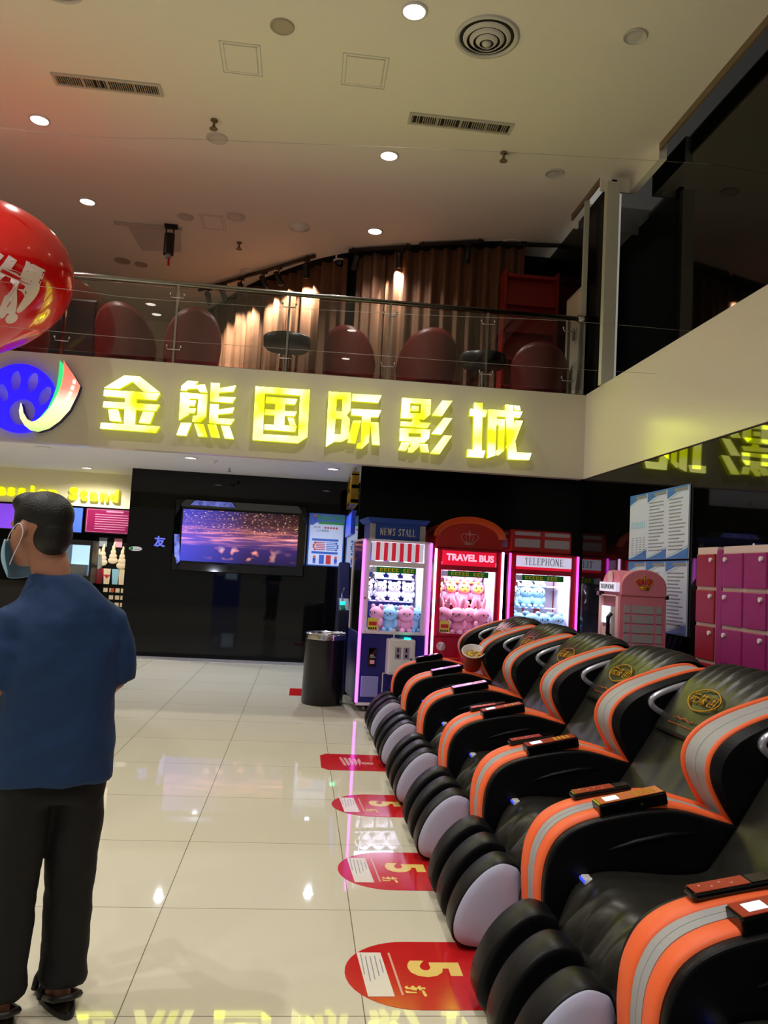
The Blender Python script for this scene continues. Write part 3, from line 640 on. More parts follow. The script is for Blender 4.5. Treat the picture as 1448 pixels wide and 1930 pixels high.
# tub chairs and tables behind the railing
def tub_chair(x, y, rz, label, w=.8, h=.92):
    t = thing('tub_chair', label, 'armchair', (x, y, BZ), rz, 'red tub chairs on the balcony'); t.scale = (.77,)*3
    def shell(rad, hh):
        def f(u, v):
            a = R(-35)+R(250)*u; back = max(0, math.sin(a))
            top = .42+(hh-.42)*back**.8
            z = .12+(top-.12)*v; r = rad*(1+.1*v)
            return Vector((r*math.cos(a), -r*math.sin(a)*.92, z))
        return f
    MB().grid(shell(w/2, h), 40, 10).build('backrest', 'red_vinyl', t, True, solid=.07)
    MB().lathe([(.02,.12),(w*.4,.12),(w*.43,.2),(w*.43,.38),(w*.38,.43),(.02,.45)], n=28).build('seat', 'red_vinyl', t, True)
    MB().cyl((0,0,.02), .04, .1, 12).build('pedestal', 'chrome', t); MB().lathe([(.25,0),(.25,.012),(.04,.03)], n=24).build('base', 'chrome', t, True)
    return t
tub_chair(-2.048,8.739,R(-12),'wide red tub chair at the left of the balcony glass, its back to the rail',.8)
tub_chair(-1.355,8.816,R(15),'red tub chair immediately right of the wide one, turned to the left',.74,.98)
tub_chair(0.385,8.739,R(-20),'red tub chair right of the first round table, above the third sign character',.7,.88)
tub_chair(1.247,8.739,R(10),'red tub chair in the middle right of the balcony, above the fourth sign character',.82,.93)
tub_chair(2.541,8.701,R(-15),'dim red tub chair at the right end of the balcony by the white door',.78,.85)
tub_chair(-3.196,8.701,R(10),'dim red tub chair behind the red balloon',.82,.8)
def table(x, y, label):
    t = thing('round_table', label, 'table', (x, y, BZ), 0, 'round black tables on the balcony'); t.scale = (.77,)*3
    MB().lathe([(.02,.56),(.3,.56),(.34,.6),(.35,.72),(.33,.74),(.02,.74)], n=32).build('tabletop', 'black_plastic', t, True)
    MB().cyl((0,0,.02),.03,.54,14).build('stem', 'chrome', t); MB().lathe([(.22,0),(.22,.015),(.03,.04)], n=24).build('base', 'chrome', t, True)
table(-0.316,8.778,'round black padded table in front of the spotlit curtains'); table(1.925,8.855,'round black table in the shade between two red tub chairs')
tag(MB().box(-3.057,-2.641,9.702,10.01,BZ,4.58).build('tall_black_cabinet', 'black_plastic', bevel=.03), 'tall black cabinet behind the left end of the railing', 'cabinet')
tag(MB().box(-3.773,-3.08,9.856,10.164,BZ,4.364).build('low_black_cabinet', 'black_plastic', bevel=.02), 'lower black cabinet half hidden by the red balloon', 'cabinet')
# thin wires strung across the hall
def wire(pts, label):
    tag(MB().tube(cr(pts, 8), .0013, 5).build('hanging_wire', 'wire_grey', smooth=True), label, 'wire', 'thin wires across the hall')
wire([(-6.853,6.391,5.042),(-2.618,6.391,4.857),(-0.924,6.391,4.942),(1.232,6.391,5.088),(3.311,6.391,5.196)], 'faint thin wire across the ceiling, the highest of the strung wires')
wire([(-6.853,6.391,3.733),(-2.295,6.391,3.602),(-1.386,6.391,3.571),(0.462,6.391,3.618),(2.048,6.391,3.687),(3.311,6.391,3.694)], 'thin wire strung across the upper balcony glass and the red balloon')
wire([(-6.853,6.391,3.348),(-2.225,6.391,3.248),(-0.385,6.391,3.256),(2.064,6.391,3.279),(3.311,6.391,3.317)], 'thin wire strung across the lower balcony glass, the lowest of the wires')

# ================================================================== LIT SIGN
names = {'jin':'gold','xiong':'bear','guo':'country','ji':'border','ying':'shadow','cheng':'city'}
zh = {'jin':'first of the six, shaped 金','xiong':'second of the six, shaped 熊','guo':'square boxed one, shaped 国','ji':'fourth of the six, shaped 际','ying':'fifth of the six, with slanting strokes, shaped 影','cheng':'last of the six, nearest the corner, shaped 城'}
for k in names:
    t = thing('sign_character', 'glowing yellow sign character on the balcony front, '+zh[k], 'sign character', (0, FY, 0), 0, 'yellow characters of the cinema sign')
    a = MB(); b = MB()
    for pl in GLYPHS[k]:
        a.prism(pl, -.08, -.07); b.prism(pl, -.07, -.005)
    a.build('lit_face', 'sign_face', t); b.build('side_return', 'sign_side', t)
t = thing('cinema_logo', 'glowing film reel logo with a curling film strip left of the sign', 'logo', (0, FY, 0))
def reel():
    m = MB(); cx, cz, r = -2.849, 3.0, 0.34
    def arc(c, rx, rz, rot=0, n=40): return [(c[0]+rx*math.cos(2*PI*k/n)*math.cos(rot)-rz*math.sin(2*PI*k/n)*math.sin(rot), c[1]+rx*math.cos(2*PI*k/n)*math.sin(rot)+rz*math.sin(2*PI*k/n)*math.cos(rot)) for k in range(n)]
    holes = [arc((-2.822,2.868),0.132,0.131), arc((-3.018,3.045),0.052,0.096,R(25)), arc((-2.908,3.171),0.058,0.104,R(2)), arc((-2.746,3.169),0.058,0.104,R(-8)), arc((-2.622,3.044),0.062,0.104,R(-22))]
    cu = bpy.data.curves.new('reel', 'CURVE'); cu.dimensions = '2D'; cu.fill_mode = 'BOTH'; cu.extrude = .03
    for pts in [arc((cx,cz), r, r, 0, 80)]+holes:
        s = cu.splines.new('POLY'); s.points.add(len(pts)-1); s.use_cyclic_u = True
        for p, q in zip(s.points, pts): p.co = (q[0], q[1], 0, 1)
    o = bpy.data.objects.new('reel', cu); C.objects.link(o); dg = bpy.context.evaluated_depsgraph_get()
    me = bpy.data.meshes.new_from_object(o.evaluated_get(dg)); bpy.data.objects.remove(o)
    me.materials.clear(); me.materials.append(M['logo_blue'])
    o = bpy.data.objects.new('reel', me); C.objects.link(o); o.parent = t; o.rotation_euler = (PI/2, 0, 0); o.location = (0, -.045, 0)
reel()
for k, m, y in (('strip','logo_strip',-.1),('green','logo_green',-.106),('perf','logo_white',-.108)):
    q = MB(); [q.prism(pl, y, y+.02) for pl in GLYPHS[k]]
    q.build({'strip':'film_strip','green':'strip_edge','perf':'perforation'}[k], m, t)
q = MB(); [q.prism(pl, -.08, -.005) for pl in GLYPHS['strip']]; q.build('strip_return', 'logo_side', t)

# ================================================================== BALLOON
t = thing('red_balloon', 'huge red balloon with white writing floating at the left edge', 'balloon', (-2.949, 7.315, 3.949), 0); t.scale = (.77,)*3
prof = [(.03,-1.06),(.1,-1.0),(.3,-.86),(.58,-.6),(.78,-.32),(.885,-.02),(.89,.2),(.82,.44),(.66,.64),(.44,.77),(.2,.835),(.005,.85)]
bp = [(p.x, p.y) for p in cr([(a, b, 0) for a, b in prof], 5)]
def brad(z):
    for (r0, z0), (r1, z1) in zip(bp, bp[1:]):
        if z0 <= z <= z1: return r0+(r1-r0)*(z-z0)/(z1-z0+1e-9)
    return .02
bal = MB().lathe([(max(r, .004), z) for r, z in bp], n=56).build('balloon_skin', 'balloon_red', t, True)
bal.rotation_euler = (0, R(14), 0)
MB().lathe([(.02,-1.1),(.05,-1.14),(.03,-1.06)], n=12).build('knot', 'balloon_red', bal, True)
def balloon_text(body, size, ax, z0, rot, off=.02):
    """lettering wrapped on the skin: x becomes angle, y becomes height"""
    me = text_mesh(body, size, 0, off, res=4); bm = bmesh.new(); bm.from_mesh(me)
    bmesh.ops.triangulate(bm, faces=bm.faces); bmesh.ops.subdivide_edges(bm, edges=[e for e in bm.edges if e.calc_length() > .05], cuts=2, use_grid_fill=False)
    c, s = math.cos(rot), math.sin(rot)
    for v in bm.verts:
        x, y = v.co.x*c-v.co.y*s, v.co.x*s+v.co.y*c
        z = z0+y; r = brad(z)+.004; a = ax+x/max(r, .3)
        v.co = Vector((r*math.sin(a), -r*math.cos(a), z))
    m2 = bpy.data.meshes.new('lettering'); bm.to_mesh(m2); m2.materials.clear(); m2.materials.append(M['balloon_print'])
    o = bpy.data.objects.new('lettering', m2); C.objects.link(o); o.parent = bal
balloon_text('你', .66, .62, -.26, R(4), .022); balloon_text('!', .66, .97, -.3, R(-4), .02)
balloon_text('LOVE', .085, .88, .1, R(3)); balloon_text('LOVE', .085, .88, .01, R(3))
balloon_text('图', .12, .74, -.66, R(4))

# ================================================================== WALL SCREEN, POSTERS, CONCESSION
t = thing('wall_television', 'big television in a black mirrored ornate frame on the black wall, showing city lights', 'television', (-1.0, 12.76, 1.91))
W2, H2 = 1.035, .565
o = MB()
fr = [(-W2,-H2),(W2,-H2),(W2,H2),(-W2,H2)]; inn = [(-.93,-.44),(.93,-.44),(.93,.44),(-.93,.44)]
o.rings([[(x,0,z) for x,z in fr],[(x,-.07,z) for x,z in fr],[(x*.985,-.1,z*.975) for x,z in fr],[(x,-.055,z) for x,z in inn],[(x,-.03,z) for x,z in inn]])
o.build('frame', 'black_gloss', t)
m = MB()
for sx in (-1, 1):
    for sz in (-1, 1):
        MB().prism([(sx*W2*.985,sz*H2*.97),(sx*(W2-.16),sz*(H2-.02)),(sx*(W2-.1),sz*(H2-.09)),(sx*(W2-.07),sz*(H2-.2)),(sx*(W2-.015),sz*(H2-.28))], -.112, -.08).build('cut_glass_corner', 'black_gloss', t, bevel=.006)
MB().prism([(-.8,.47),(-.1,.47),(-.16,.545),(-.72,.545)], -.104, -.08).build('etched_panel', 'etched_blue_glow', t)
MB().prism([(-.97,-.5),(-.9,-.42),(-.93,.0),(-1.01,.0)], -.104, -.08).build('etched_panel', 'etched_blue_glow', t)
MB().box(-.93,.93,-.045,-.03,-.44,.44).build('bezel', 'black_gloss', t)
MB().box(-.905,.905,-.05,-.044,-.405,.405).build('screen', 'tv_picture', t)
# safety poster
t = thing('safety_poster', 'blue and white safety poster right of the television', 'poster', (.352, 12.76, 1.955))
a, b = .288, .42
MB().box(-a,a,-.012,0,-b,b).build('board', 'poster_blue', t, bevel=.01)
MB().prism([(-a+.02,-b+.02),(a-.02,-b+.02),(a-.02,b-.15),(-a+.12,b-.15),(-a+.07,b-.19),(-a+.02,b-.19)], -.0135, -.012).build('white_field', 'paper_white', t)
text('heading', '安全生产常识', .078, 'banner_green', t, (.06,-.0145,b-.068), offset=.003)
MB().prism([(-a+.15,b-.17),(a-.02,b-.17),(a-.02,b-.125),(-a+.19,b-.125)], -.0145, -.012).build('green_band', 'banner_green', t)
m = MB()
for k in range(5): m.lathe([(.017,-.0145),(.017,-.013)], (-.02+k*.045, 0, b-.225), 14, 'Y')
m.build('dot', 'poster_red', t)
text('year_line', '2021年', .036, 'eye_dark', t, (-.15,-.0145,b-.225)); text('slogan', '人人讲安全', .04, 'eye_dark', t, (-.06,-.0145,b-.275)); 
for z in (.0, -.205): MB().box(-.22,.2,-.0145,-.013,z-.018,z+.018).build('blue_band', 'poster_blue', t, bevel=.006)
m = MB(); m2 = MB()
for k in range(5):
    m.box(-.16,-.01,-.0145,-.013,-.05-k*.028,-.037-k*.028); m2.box(.01,.16,-.0145,-.013,-.05-k*.028,-.037-k*.028)
for k in range(4): m.lathe([(.018,-.0145),(.018,-.013)], (-.2+.02*abs(k-1.5),0,-.05-k*.035), 10, 'Y'); m2.lathe([(.018,-.0145),(.018,-.013)], (.2-.02*abs(k-1.5),0,-.05-k*.035), 10, 'Y')
m.build('red_text_block', 'poster_red', t); m2.build('blue_text_block', 'poster_blue', t)
MB().box(-.095,-.015,-.0145,-.013,-.385,-.24).build('blue_book', 'poster_blue', t); MB().box(.015,.095,-.0145,-.013,-.385,-.24).build('red_book', 'poster_red', t)
for x, z, s in ((-.17,-.31,1),(.17,-.31,1),(-.19,.35,.9)):
    m = MB(); m.lathe([(.022*s,-.0145),(.022*s,-.013)], (x,0,z+.035*s), 12, 'Y'); m.build('worker_head', 'topper_orange', t)
    MB().prism([(x-.025*s,z+.015*s),(x+.025*s,z+.015*s),(x+.02*s,z-.07*s),(x+.004,z-.07*s),(x,z-.03*s),(x-.004,z-.07*s),(x-.02*s,z-.07*s)], -.0145, -.013).build('worker_overalls', 'royal_blue', t)
# small plaque and blue character on the black wall
t = thing('wall_plaque', 'small white rounded plaque with a green dot at the left end of the black wall', 'sign', (-2.6, 12.76, 1.65))
MB().prism([(.10*math.cos(a)*(1)+(.0), .036*math.sin(a)) for a in [2*PI*k/24 for k in range(24)]], -.01, 0).build('plate', 'white_plastic', t)
MB().lathe([(.026,-.012),(.026,-.009)], (-.06,0,0), 16, 'Y').build('green_dot', 'banner_green', t)
m = MB(); m.box(-.02,.07,-.0115,-.0095,-.014,-.006); m.build('small_print', 'grey_print', t)
t = thing('blue_wall_character', 'dim blue character on the black wall left of the television', 'sign', (-2.24, 12.76, 1.77))
text('character', '友', .17, 'character_blue', t, (0,-.004,0), offset=.006)
# gold lettering and blue lit sign on the passage's side wall
t = thing('gold_relief', 'gold relief characters seen edge-on at the top of the passage corner', 'sign', (.655, 11.4, 2.6))
for k in range(2):
    m = MB(); y0 = -.55+k*.62
    for y, z, yl, zl in ((0,.2,.42,.05),(0,.02,.42,.05),(0,-.18,.42,.05),(0,-.2,.05,.42),(.37,-.2,.05,.42),(.18,-.2,.05,.42)): m.box(-.05,-.001,y0+y,y0+y+yl,z,z+zl)
    m.build('relief_character', 'gold_metal', t)
t = thing('blue_lit_sign', 'blue lit panel on the passage corner below the gold characters', 'sign', (.655, 11.3, 2.15))
MB().box(-.03,0,-.5,.9,-.16,.16).build('panel', 'kiosk_blue', t); MB().box(-.035,-.03,-.5,.9,.14,.16).build('rim', 'chrome', t)
t = thing('blue_arcade_machine', 'dark blue machine with a green light behind the waste bin', 'arcade machine', (.45, 10.05, 0))
MB().prism([(-.3,0),(.40,0),(.40,1.55),(.3,1.6),(-.05,1.15),(-.3,1.0)], .02, .17, 'YZ').build('cabinet', 'arcade_dark', t, bevel=.02)
MB().prism([(.29,1.58),(-.04,1.14),(-.055,1.155),(.275,1.595)], .035, .155, 'YZ').build('screen', 'navy_body', t)
MB().cyl((.07,-.2,1.07),.03,.04,14).build('green_light', 'led_green', t); MB().tube([(.07,-.2,1.04),(.06,-.24,1.2),(.09,-.2,1.27)],.014,8).build('lever', 'chrome', t)
# concession stand
t = thing('concession_sign', 'glowing yellow Concession Stand lettering left above the man', 'sign', (-4.14, 13.9, 2.52))
x = -2.0
def letters(s, x0, adv):
    for i, ch in enumerate(s):
        if ch != ' ': text('letter', ch, .28, 'sign_letter', t, (x0+i*adv,-.05,0), extrude=.03, offset=.011)
letters('Concession Stand', -1.62, .168)
def menu(x0, x1, z0, z1, m, label, cat='screen', y=13.85, name='menu_screen'):
    t = thing(name, label, cat, ((x0+x1)/2, y, (z0+z1)/2)); a, b = (x1-x0)/2, (z1-z0)/2
    MB().box(-a,a,0,.05,-b,b).build('housing', 'black_gloss', t); MB().box(-a+.015,a-.015,-.004,0,-b+.015,b-.015).build('display', m, t)
    return t
menu(-5.35,-4.72,1.87,2.31,'menu_purple','purple lit menu screen at the left edge, left of the man\'s head')
menu(-4.6,-3.72,1.87,2.31,'menu_blue','blue lit menu screen just right of the man\'s head')
t = menu(-3.69,-2.76,1.885,2.315,'menu_magenta','magenta notice board with white lines of text at the concession stand','notice board',13.85,'notice_board')
m = MB(); random.seed(3)
for k in range(7):
    e = random.uniform(.25,.42); m.box(-.3,e-.05,-.007,-.004,.1-k*.04,.112-k*.04)
m.build('text_lines', 'menu_line', t); MB().box(-.12,.16,-.007,-.004,.15,.175).build('heading_line', 'menu_line', t)
m = MB(); 
for q in ((-.43,.43,.185,.19),(-.43,.43,-.19,-.185)): m.box(q[0],q[1],-.007,-.004,q[2],q[3])
m.box(-.435,-.43,-.007,-.004,-.19,.19); m.build('border', 'menu_line', t)
t = thing('popcorn_cabinet', 'brightly lit white popcorn cabinet behind the man\'s shoulder', 'cabinet', (-3.63, 13.4, 1.05))
MB().box(-.24,.22,.0,.4,0,.12).box(-.24,.22,.0,.4,.62,.7).box(-.24,-.2,.0,.4,.12,.62).box(.18,.22,.0,.4,.12,.62).build('frame', 'black_plastic', t)
MB().box(-.2,.18,.36,.38,.12,.62).build('lit_back', 'screen_lit', t); MB().box(-.2,.18,.005,.01,.12,.62).build('window', 'pane_clear', t)
MB().box(-.2,.1,.1,.3,.12,.3).build('tray', 'inner_white', t)
t = thing('ice_cream_poster', 'black poster of ice cream cones at the concession stand', 'poster', (-3.2, 13.95, 1.2))
MB().box(-.3,.42,0,.03,-.7,.66).build('board', 'dark_void', t)
for x, z, mm, s in ((-.17,.2,'ice_cream',1),(.0,.24,'ice_cream',1),(.15,.16,'ice_cream',1.05),(-.24,.14,'ice_cream',.9)):
    m = MB(); 
    for k in range(4): m.ell((x,-.01,z+.1*s*k*.7),.085*s*(1-.22*k),.012,.06*s,14,8)
    m.ell((x+.01,-.01,z+.27*s),.02,.01,.05,10,6); m.build('swirl', mm, t, True)
for x, mm in ((-.2,'poster_red'),(-.08,'ice_cream'),(.06,'lamp_off'),(.17,'ice_cream')):
    MB().prism([(x-.06,.1),(x+.06,.1),(x+.045,-.16),(x-.045,-.16)], -.012, 0).build('cup', mm if x!=.06 else 'plush_blue', t)
MB().prism([(-.14,.0),(-.02,.0),(-.08,-.07)], -.014, -.012).build('strawberry', 'poster_red', t)
for x, m_ in ((-.2,'grey_print'),(.05,'plush_pink')): MB().box(x-.05,x+.08,-.008,0,.47,.62).build('label_tag', m_, t)
for k, z in enumerate((-.26,-.38,-.5,-.6)): 
    m = MB(); [m.box(x,x+.07,-.006,0,z-.035,z+.035) for x in (-.12,-.02,.08,.17)[k%2:]]; m.build('price_text', 'ice_cream', t)
MB().box(.0,.06,-.008,-.006,-.29,-.225).build('price_text', 'topper_orange', t)
t = thing('concession_counter', 'dark counter of the concession stand, mostly behind the man', 'counter', (-5.8, 13.3, 0))
MB().box(-2.6,2.3,0,.6,0,1.0).build('body', 'black_plastic', t); MB().box(-2.65,2.35,-.05,.62,1.0,1.05).build('top', 'black_gloss', t)

# ================================================================== WASTE BIN
t = thing('waste_bin', 'tall black round waste bin with a chrome rim beside the news stall machine', 'bin', (.31, 9.05, 0))
MB().lathe([(.005,.005),(.225,.005),(.232,.02),(.222,.72),(.222,.74),(.2,.74),(.2,.1),(.005,.1)], n=40).build('body', 'bin_black', t, True)
MB().lathe([(.228,.715),(.23,.77),(.222,.785),(.19,.785),(.17,.765),(.165,.72)], n=40, caps=False).build('rim', 'chrome', t, True)
MB().cyl((.19,-.15,.035),.03,.02,14,'X').build('castor', 'black_plastic', t)
def crumple(x, y, z, s):
    m = MB(); m.grid(lambda u, v: Vector((x+(u-.5)*s+.02*noise.noise(Vector((u*5,v*5,1))), y+(v-.5)*s*.6, z+.05*s*4*abs(noise.noise(Vector((u*4,v*4,7)))))), 8, 8)
    return m.build('paper_tissue', 'tissue', None, True, solid=.002)
tag(crumple(.46, 8.93, .79, .13), 'crumpled white tissue on the chrome rim of the waste bin', 'tissue')

# ================================================================== FLOOR STICKERS
def sticker(x0, x1, y0, y1, label, num, card, zz=.0015):
    yc, h = (y0+y1)/2, (y1-y0)/2
    t = thing('floor_sticker', label, 'floor sticker', (x0, yc, 0), 0, 'red discount stickers on the floor')
    L = x1-x0; n = 20
    if card: poly = [(.24-.24*math.cos(a), -h*math.sin(a)) for a in [-PI/2+PI*k/n for k in range(n+1)]]; poly = [(.26*(1-math.cos(a)), h*math.sin(a)) for a in [PI/2-PI*k/n for k in range(n+1)]]
    else: poly = [(.0,h*.8),(.0,-h*.8),(.03,-h),]; poly = [(.05,h),(.0,h*.75),(.0,-h*.75),(.05,-h)]
    poly = poly+[(L,-h),(L,h)]
    MB().prism(list(poly), 0, zz, 'XY').build('vinyl', 'sticker_red', t)
    rz = -PI/2
    if card:
        text('discount', '5', .26, 'sticker_yellow', t, (.335,.03,zz+.0006), (0,0,rz), .0002, .012)
        text('discount_sign', '折', .075, 'sticker_yellow', t, (.245,-h*.52,zz+.0006), (0,0,rz), .0002, .003)
        MB().prism([(.055,h*.62),(.15,h*.62),(.17,-h*.66),(.075,-h*.66)], zz, zz+.001, 'XY').build('notice_card', 'card_white', t)
        m = MB()
        for k, (a, b) in enumerate(((.58,-.05),(.5,-.25),(.5,-.2),(.52,-.1),(.4,.0))):
            x = .068+k*.018; m.prism([(x,h*a),(x+.004,h*a),(x+.008,h*b),(x+.004,h*b)], zz+.001, zz+.0014, 'XY')
        m.build('card_text', 'grey_print', t)
        m = MB(); m.prism([(.178,h*.62),(.186,h*.62),(.204,-h*.62),(.196,-h*.62)], zz, zz+.0005, 'XY'); m.build('side_text', 'sticker_pale', t)
    else:
        text('discount', '8', .13, 'sticker_pale', t, (.36,-.03,zz+.0006), (0,0,rz), .0002, .004)
        m = MB(); 
        for k in range(5): m.prism([(.15+.035*k,.15-.02*k),(.17+.035*k,.14),(.2+.03*k,-.1+.03*k),(.18+.03*k,-.12)], zz, zz+.0005, 'XY')
        m.build('script_print', 'sticker_pale', t)
sticker(.25,.82,2.83,3.335,'red floor sticker with a yellow 5, nearest the camera, lit orange',5,True)
sticker(.27,.82,3.86,4.365,'red floor sticker with a yellow 5, second from the camera, under a white reflection',5,True)
sticker(.28,.82,4.98,5.46,'red floor sticker with a yellow 5, third from the camera, crossed by a pink reflection',5,True)
sticker(.235,.8,6.09,6.61,'blunt-ended red floor sticker with pale script, the farthest beside the chairs',8,False)
tag(MB().box(-.06,.12,9.5,10.05,0,.0015).build('red_floor_strip','sticker_red'), 'small red sticker on the floor just left of the waste bin', 'floor sticker')

# ================================================================== MASSAGE CHAIRS
HW = .4875
ARM = cr([(.957,.16,0),(.946,.28,0),(.942,.38,0),(.958,.48,0),(1.01,.565,0),(1.11,.622,0),(1.28,.662,0),(1.41,.677,0),(1.5,.671,0),(1.62,.643,0),(1.72,.618,0),(1.80,.603,0)], 5)
WING = cr([(1.72,.575,0),(1.645,.68,0),(1.6,.775,0),(1.605,.855,0),(1.655,.925,0),(1.75,.985,0),(1.89,1.04,0),(2.03,1.082,0),(2.12,1.088,0),(2.18,1.05,0),(2.21,.97,0)], 5)
def inset(P, d):
    out = []
    for i, p in enumerate(P):
        t = (P[min(i+1,len(P)-1)]-P[max(i-1,0)]).normalized(); out.append((p.x+t.y*d, p.y-t.x*d))
    return out
BACK = cr([(1.56,.40,0),(1.61,.47,0),(1.70,.60,0),(1.80,.76,0),(1.88,.89,0),(1.96,.985,0),(2.05,1.05,0),(2.14,1.07,0),(2.22,1.04,0),(2.26,.95,0),(2.27,.8,0)], 6)
OX = -1.45
FIN = [(.965,.315),(.93,.345),(.875,.352),(.81,.318),(.745,.25),(.70,.165),(.684,.09),(.70,.035),(.75,.012),(.82,.01),(.90,.03),(.95,.08),(.985,.2)]
def fin_ring(s, y, dx=0):
    P = [(p.x, p.y) for p in cr([(a, b, 0) for a, b in FIN], 4, True)]; cx, cz = .84, .175
    return [(cx+(x-cx)*s+OX, y, cz+(z-cz)*s) for x, z in P]
def make_chair():
    t = thing('massage_chair', 'x', 'massage chair', (-OX, 0, 0), 0, 'row of orange and grey massage chairs')
    mv = (OX, 0, 0)
    for sgn in (-1, 1):     # -1: near side (remote), +1: far side (payment box)
        def ys(a, b): return (sgn*a, sgn*b) if sgn > 0 else (sgn*b, sgn*a)
        tw = .095 if sgn < 0 else .08
        shell = inset(ARM, .006)+[(1.86,.57),(1.86,.12),(1.0,.11)]
        MB().prism(shell, *ys(HW-.034, HW-.001)).move(mv).build('arm_shell', 'grey_shell', t)
        MB().sweep(ARM, *ys(HW-.034-tw, HW-.034), .06, .018).move(mv).build('arm_trim', 'orange_leather', t, True)
        pan = inset(ARM, .014)+[(1.9,.55),(1.9,.14),(1.03,.13)]
        MB().prism(pan, *ys(HW-.034-tw-.03, HW-.034-.01)).move(mv).build('arm_panel', 'black_leather', t, bevel=.012, seg=3)
        MB().tube([(x+OX, sgn*(HW-.034-tw-.031), z) for x, z in ((1.2,.515),(1.3,.545),(1.42,.572),(1.55,.585))], .01, 8, [.004,.011,.012,.005]).build('arm_ridge', 'black_leather', t, True)
        sw = inset(WING, .004)+[(2.24,.9),(2.24,.5),(1.8,.5)]
        MB().prism(sw, *ys(HW-.086, HW-.001)).move(mv).build('wing_shell', 'grey_shell', t, bevel=.006)
        MB().sweep(WING, *ys(HW-.112, HW-.086), .05, .012, .006).move(mv).build('wing_trim', 'orange_leather', t, True)
        wp = inset(WING, .006)+[(2.24,.9),(2.24,.46),(1.8,.46)]
        # inner wing pad leans towards the back cushion
        P = wp; a0, a1 = HW-.09, HW-.145
        MB().rings([[(x+OX, sgn*a0, z) for x, z in P], [(x+OX, sgn*(HW-.12), z) for x, z in P], [(x+OX+.03, sgn*a1, z-.012) for x, z in P]]).build('wing_pad', 'black_leather', t, bevel=.008)
        sp = cr([(2.09,1.03,0),(1.97,1.0,0),(1.87,.965,0),(1.805,.928,0),(1.818,.90,0),(1.88,.868,0),(1.97,.83,0)], 5)
        MB().sweep([(p.x, p.y) for p in sp], *ys(HW-.166, HW-.138), .028, .006).move(mv).build('speaker_trim', 'silver_trim', t, True)
        kx = .0
        MB().box(1.09+OX,1.13+OX,*ys(HW-.034-tw-.085, HW-.034-tw-.028),.366,.428).build('usb_box', 'white_plastic', t, bevel=.01)
        MB().box(1.087+OX,1.095+OX,*ys(HW-.034-tw-.08, HW-.034-tw-.035),.412,.421).build('status_light', 'led_blue', t)
    # back and seat
    poly = [(p.x, p.y) for p in BACK]+[(2.25,.3),(1.7,.25)]
    MB().prism(poly, -.33, .33).move(mv).build('backrest', 'black_leather', t, bevel=.03, seg=3)
    MB().box(1.1+OX,1.75+OX,-.34,.34,.2,.42).build('seat', 'black_leather', t, bevel=.05, seg=3)
    MB().box(1.02+OX,2.2+OX,-.44,.44,.0,.2).build('base', 'black_plastic', t, bevel=.02)
    MB().box(.83+OX,1.06+OX,-.3,.3,.03,.27).build('foot_well', 'black_leather', t, bevel=.03, seg=3)
    # calf rest: three upright pads, pale plates on the outermost faces
    for yc in (.245, .0, -.245):
        h = .068
        f = MB().rings([fin_ring(.80,yc-h),fin_ring(.93,yc-h*.985),fin_ring(.975,yc-h*.93),fin_ring(1,yc-h*.78),fin_ring(1,yc+h*.78),fin_ring(.975,yc+h*.93),fin_ring(.93,yc+h*.985),fin_ring(.80,yc+h)]).build('calf_pad', 'black_leather', t, True)
        if yc:
            s = 1 if yc > 0 else -1; y0 = yc+s*h
            MB().rings([fin_ring(.93,y0-s*.02),fin_ring(.945,y0-s*.002),fin_ring(.925,y0+s*.007),fin_ring(.7,y0+s*.016),fin_ring(.3,y0+s*.02)]).build('side_plate', 'lavender_shell', f, True)
    # fabric cover over back, seat and front edge
    BP = BACK; nb = len(BP)-1
    prof = [(.985,.16),(1.0,.24),(1.04,.32),(1.09,.385),(1.16,.425),(1.3,.43),(1.45,.42),(1.55,.425)]
    CP = cr([(a, b, 0) for a, b in prof], 5)+[p for p in BP[4:]]
    nc = len(CP)-1
    def cover(u, v):
        f = u*nc; i = min(int(f), nc-1); p = CP[i].lerp(CP[i+1], f-i)
        q0, q1 = CP[max(i-1,0)], CP[min(i+2,nc)]; tt = (q1-q0).normalized(); n = Vector((-tt.y, tt.x))
        y = (v-.5)*.655
        front = max(0, 1-u*4.5); top = max(0, (u-.72)/.28)
        d = .014+.02*math.cos(PI*(v-.5))*min(1, top*2)
        d += front*(.028*math.sin(v*17+u*14)+.018*math.sin(v*39+2))+.006*noise.noise(Vector((u*9, v*6, 3)))
        d += top*.013*max(0, math.sin(v*46+6*(u-.8)*math.sin(v*9)))*max(0, 1-abs(v-.5)*2.2)
        return Vector((p.x+n.x*d+OX, y, p.y+n.y*d))
    MB().grid(cover, 90, 60).build('seat_cover', 'cover_cloth', t, True, solid=.004)
    # hanging head flap with the print
    hp = [p for p in BP if p.x > 1.78]; nh = len(hp)-1
    def surf(u, v, off):
        f = u*nh; i = min(int(f), nh-1); p = hp[i].lerp(hp[i+1], f-i)
        q0, q1 = hp[max(i-1,0)], hp[min(i+2,nh)]; tt = (q1-q0).normalized(); n = Vector((-tt.y, tt.x))
        return p, n, off
    def flap(u, v):
        uu = .05+.95*u; p, n, _ = surf(uu, v, 0); top = min(1, u*2.2)
        fan = .03*max(0, math.sin(v*44+3*math.sin(u*3)))*math.exp(-((u-.58)/.17)**2)
        d = .03+.014*math.cos(PI*(v-.5))+fan+.006*noise.noise(Vector((u*6, v*5, 9)))
        return Vector((p.x+n.x*d+OX, (v-.5)*(.60+.12*u), p.y+n.y*d-.05*max(0, u-.6)*abs(v-.5)*2))
    fl = MB().grid(flap, 50, 70).build('head_flap', 'cover_cloth', t, True, solid=.004)
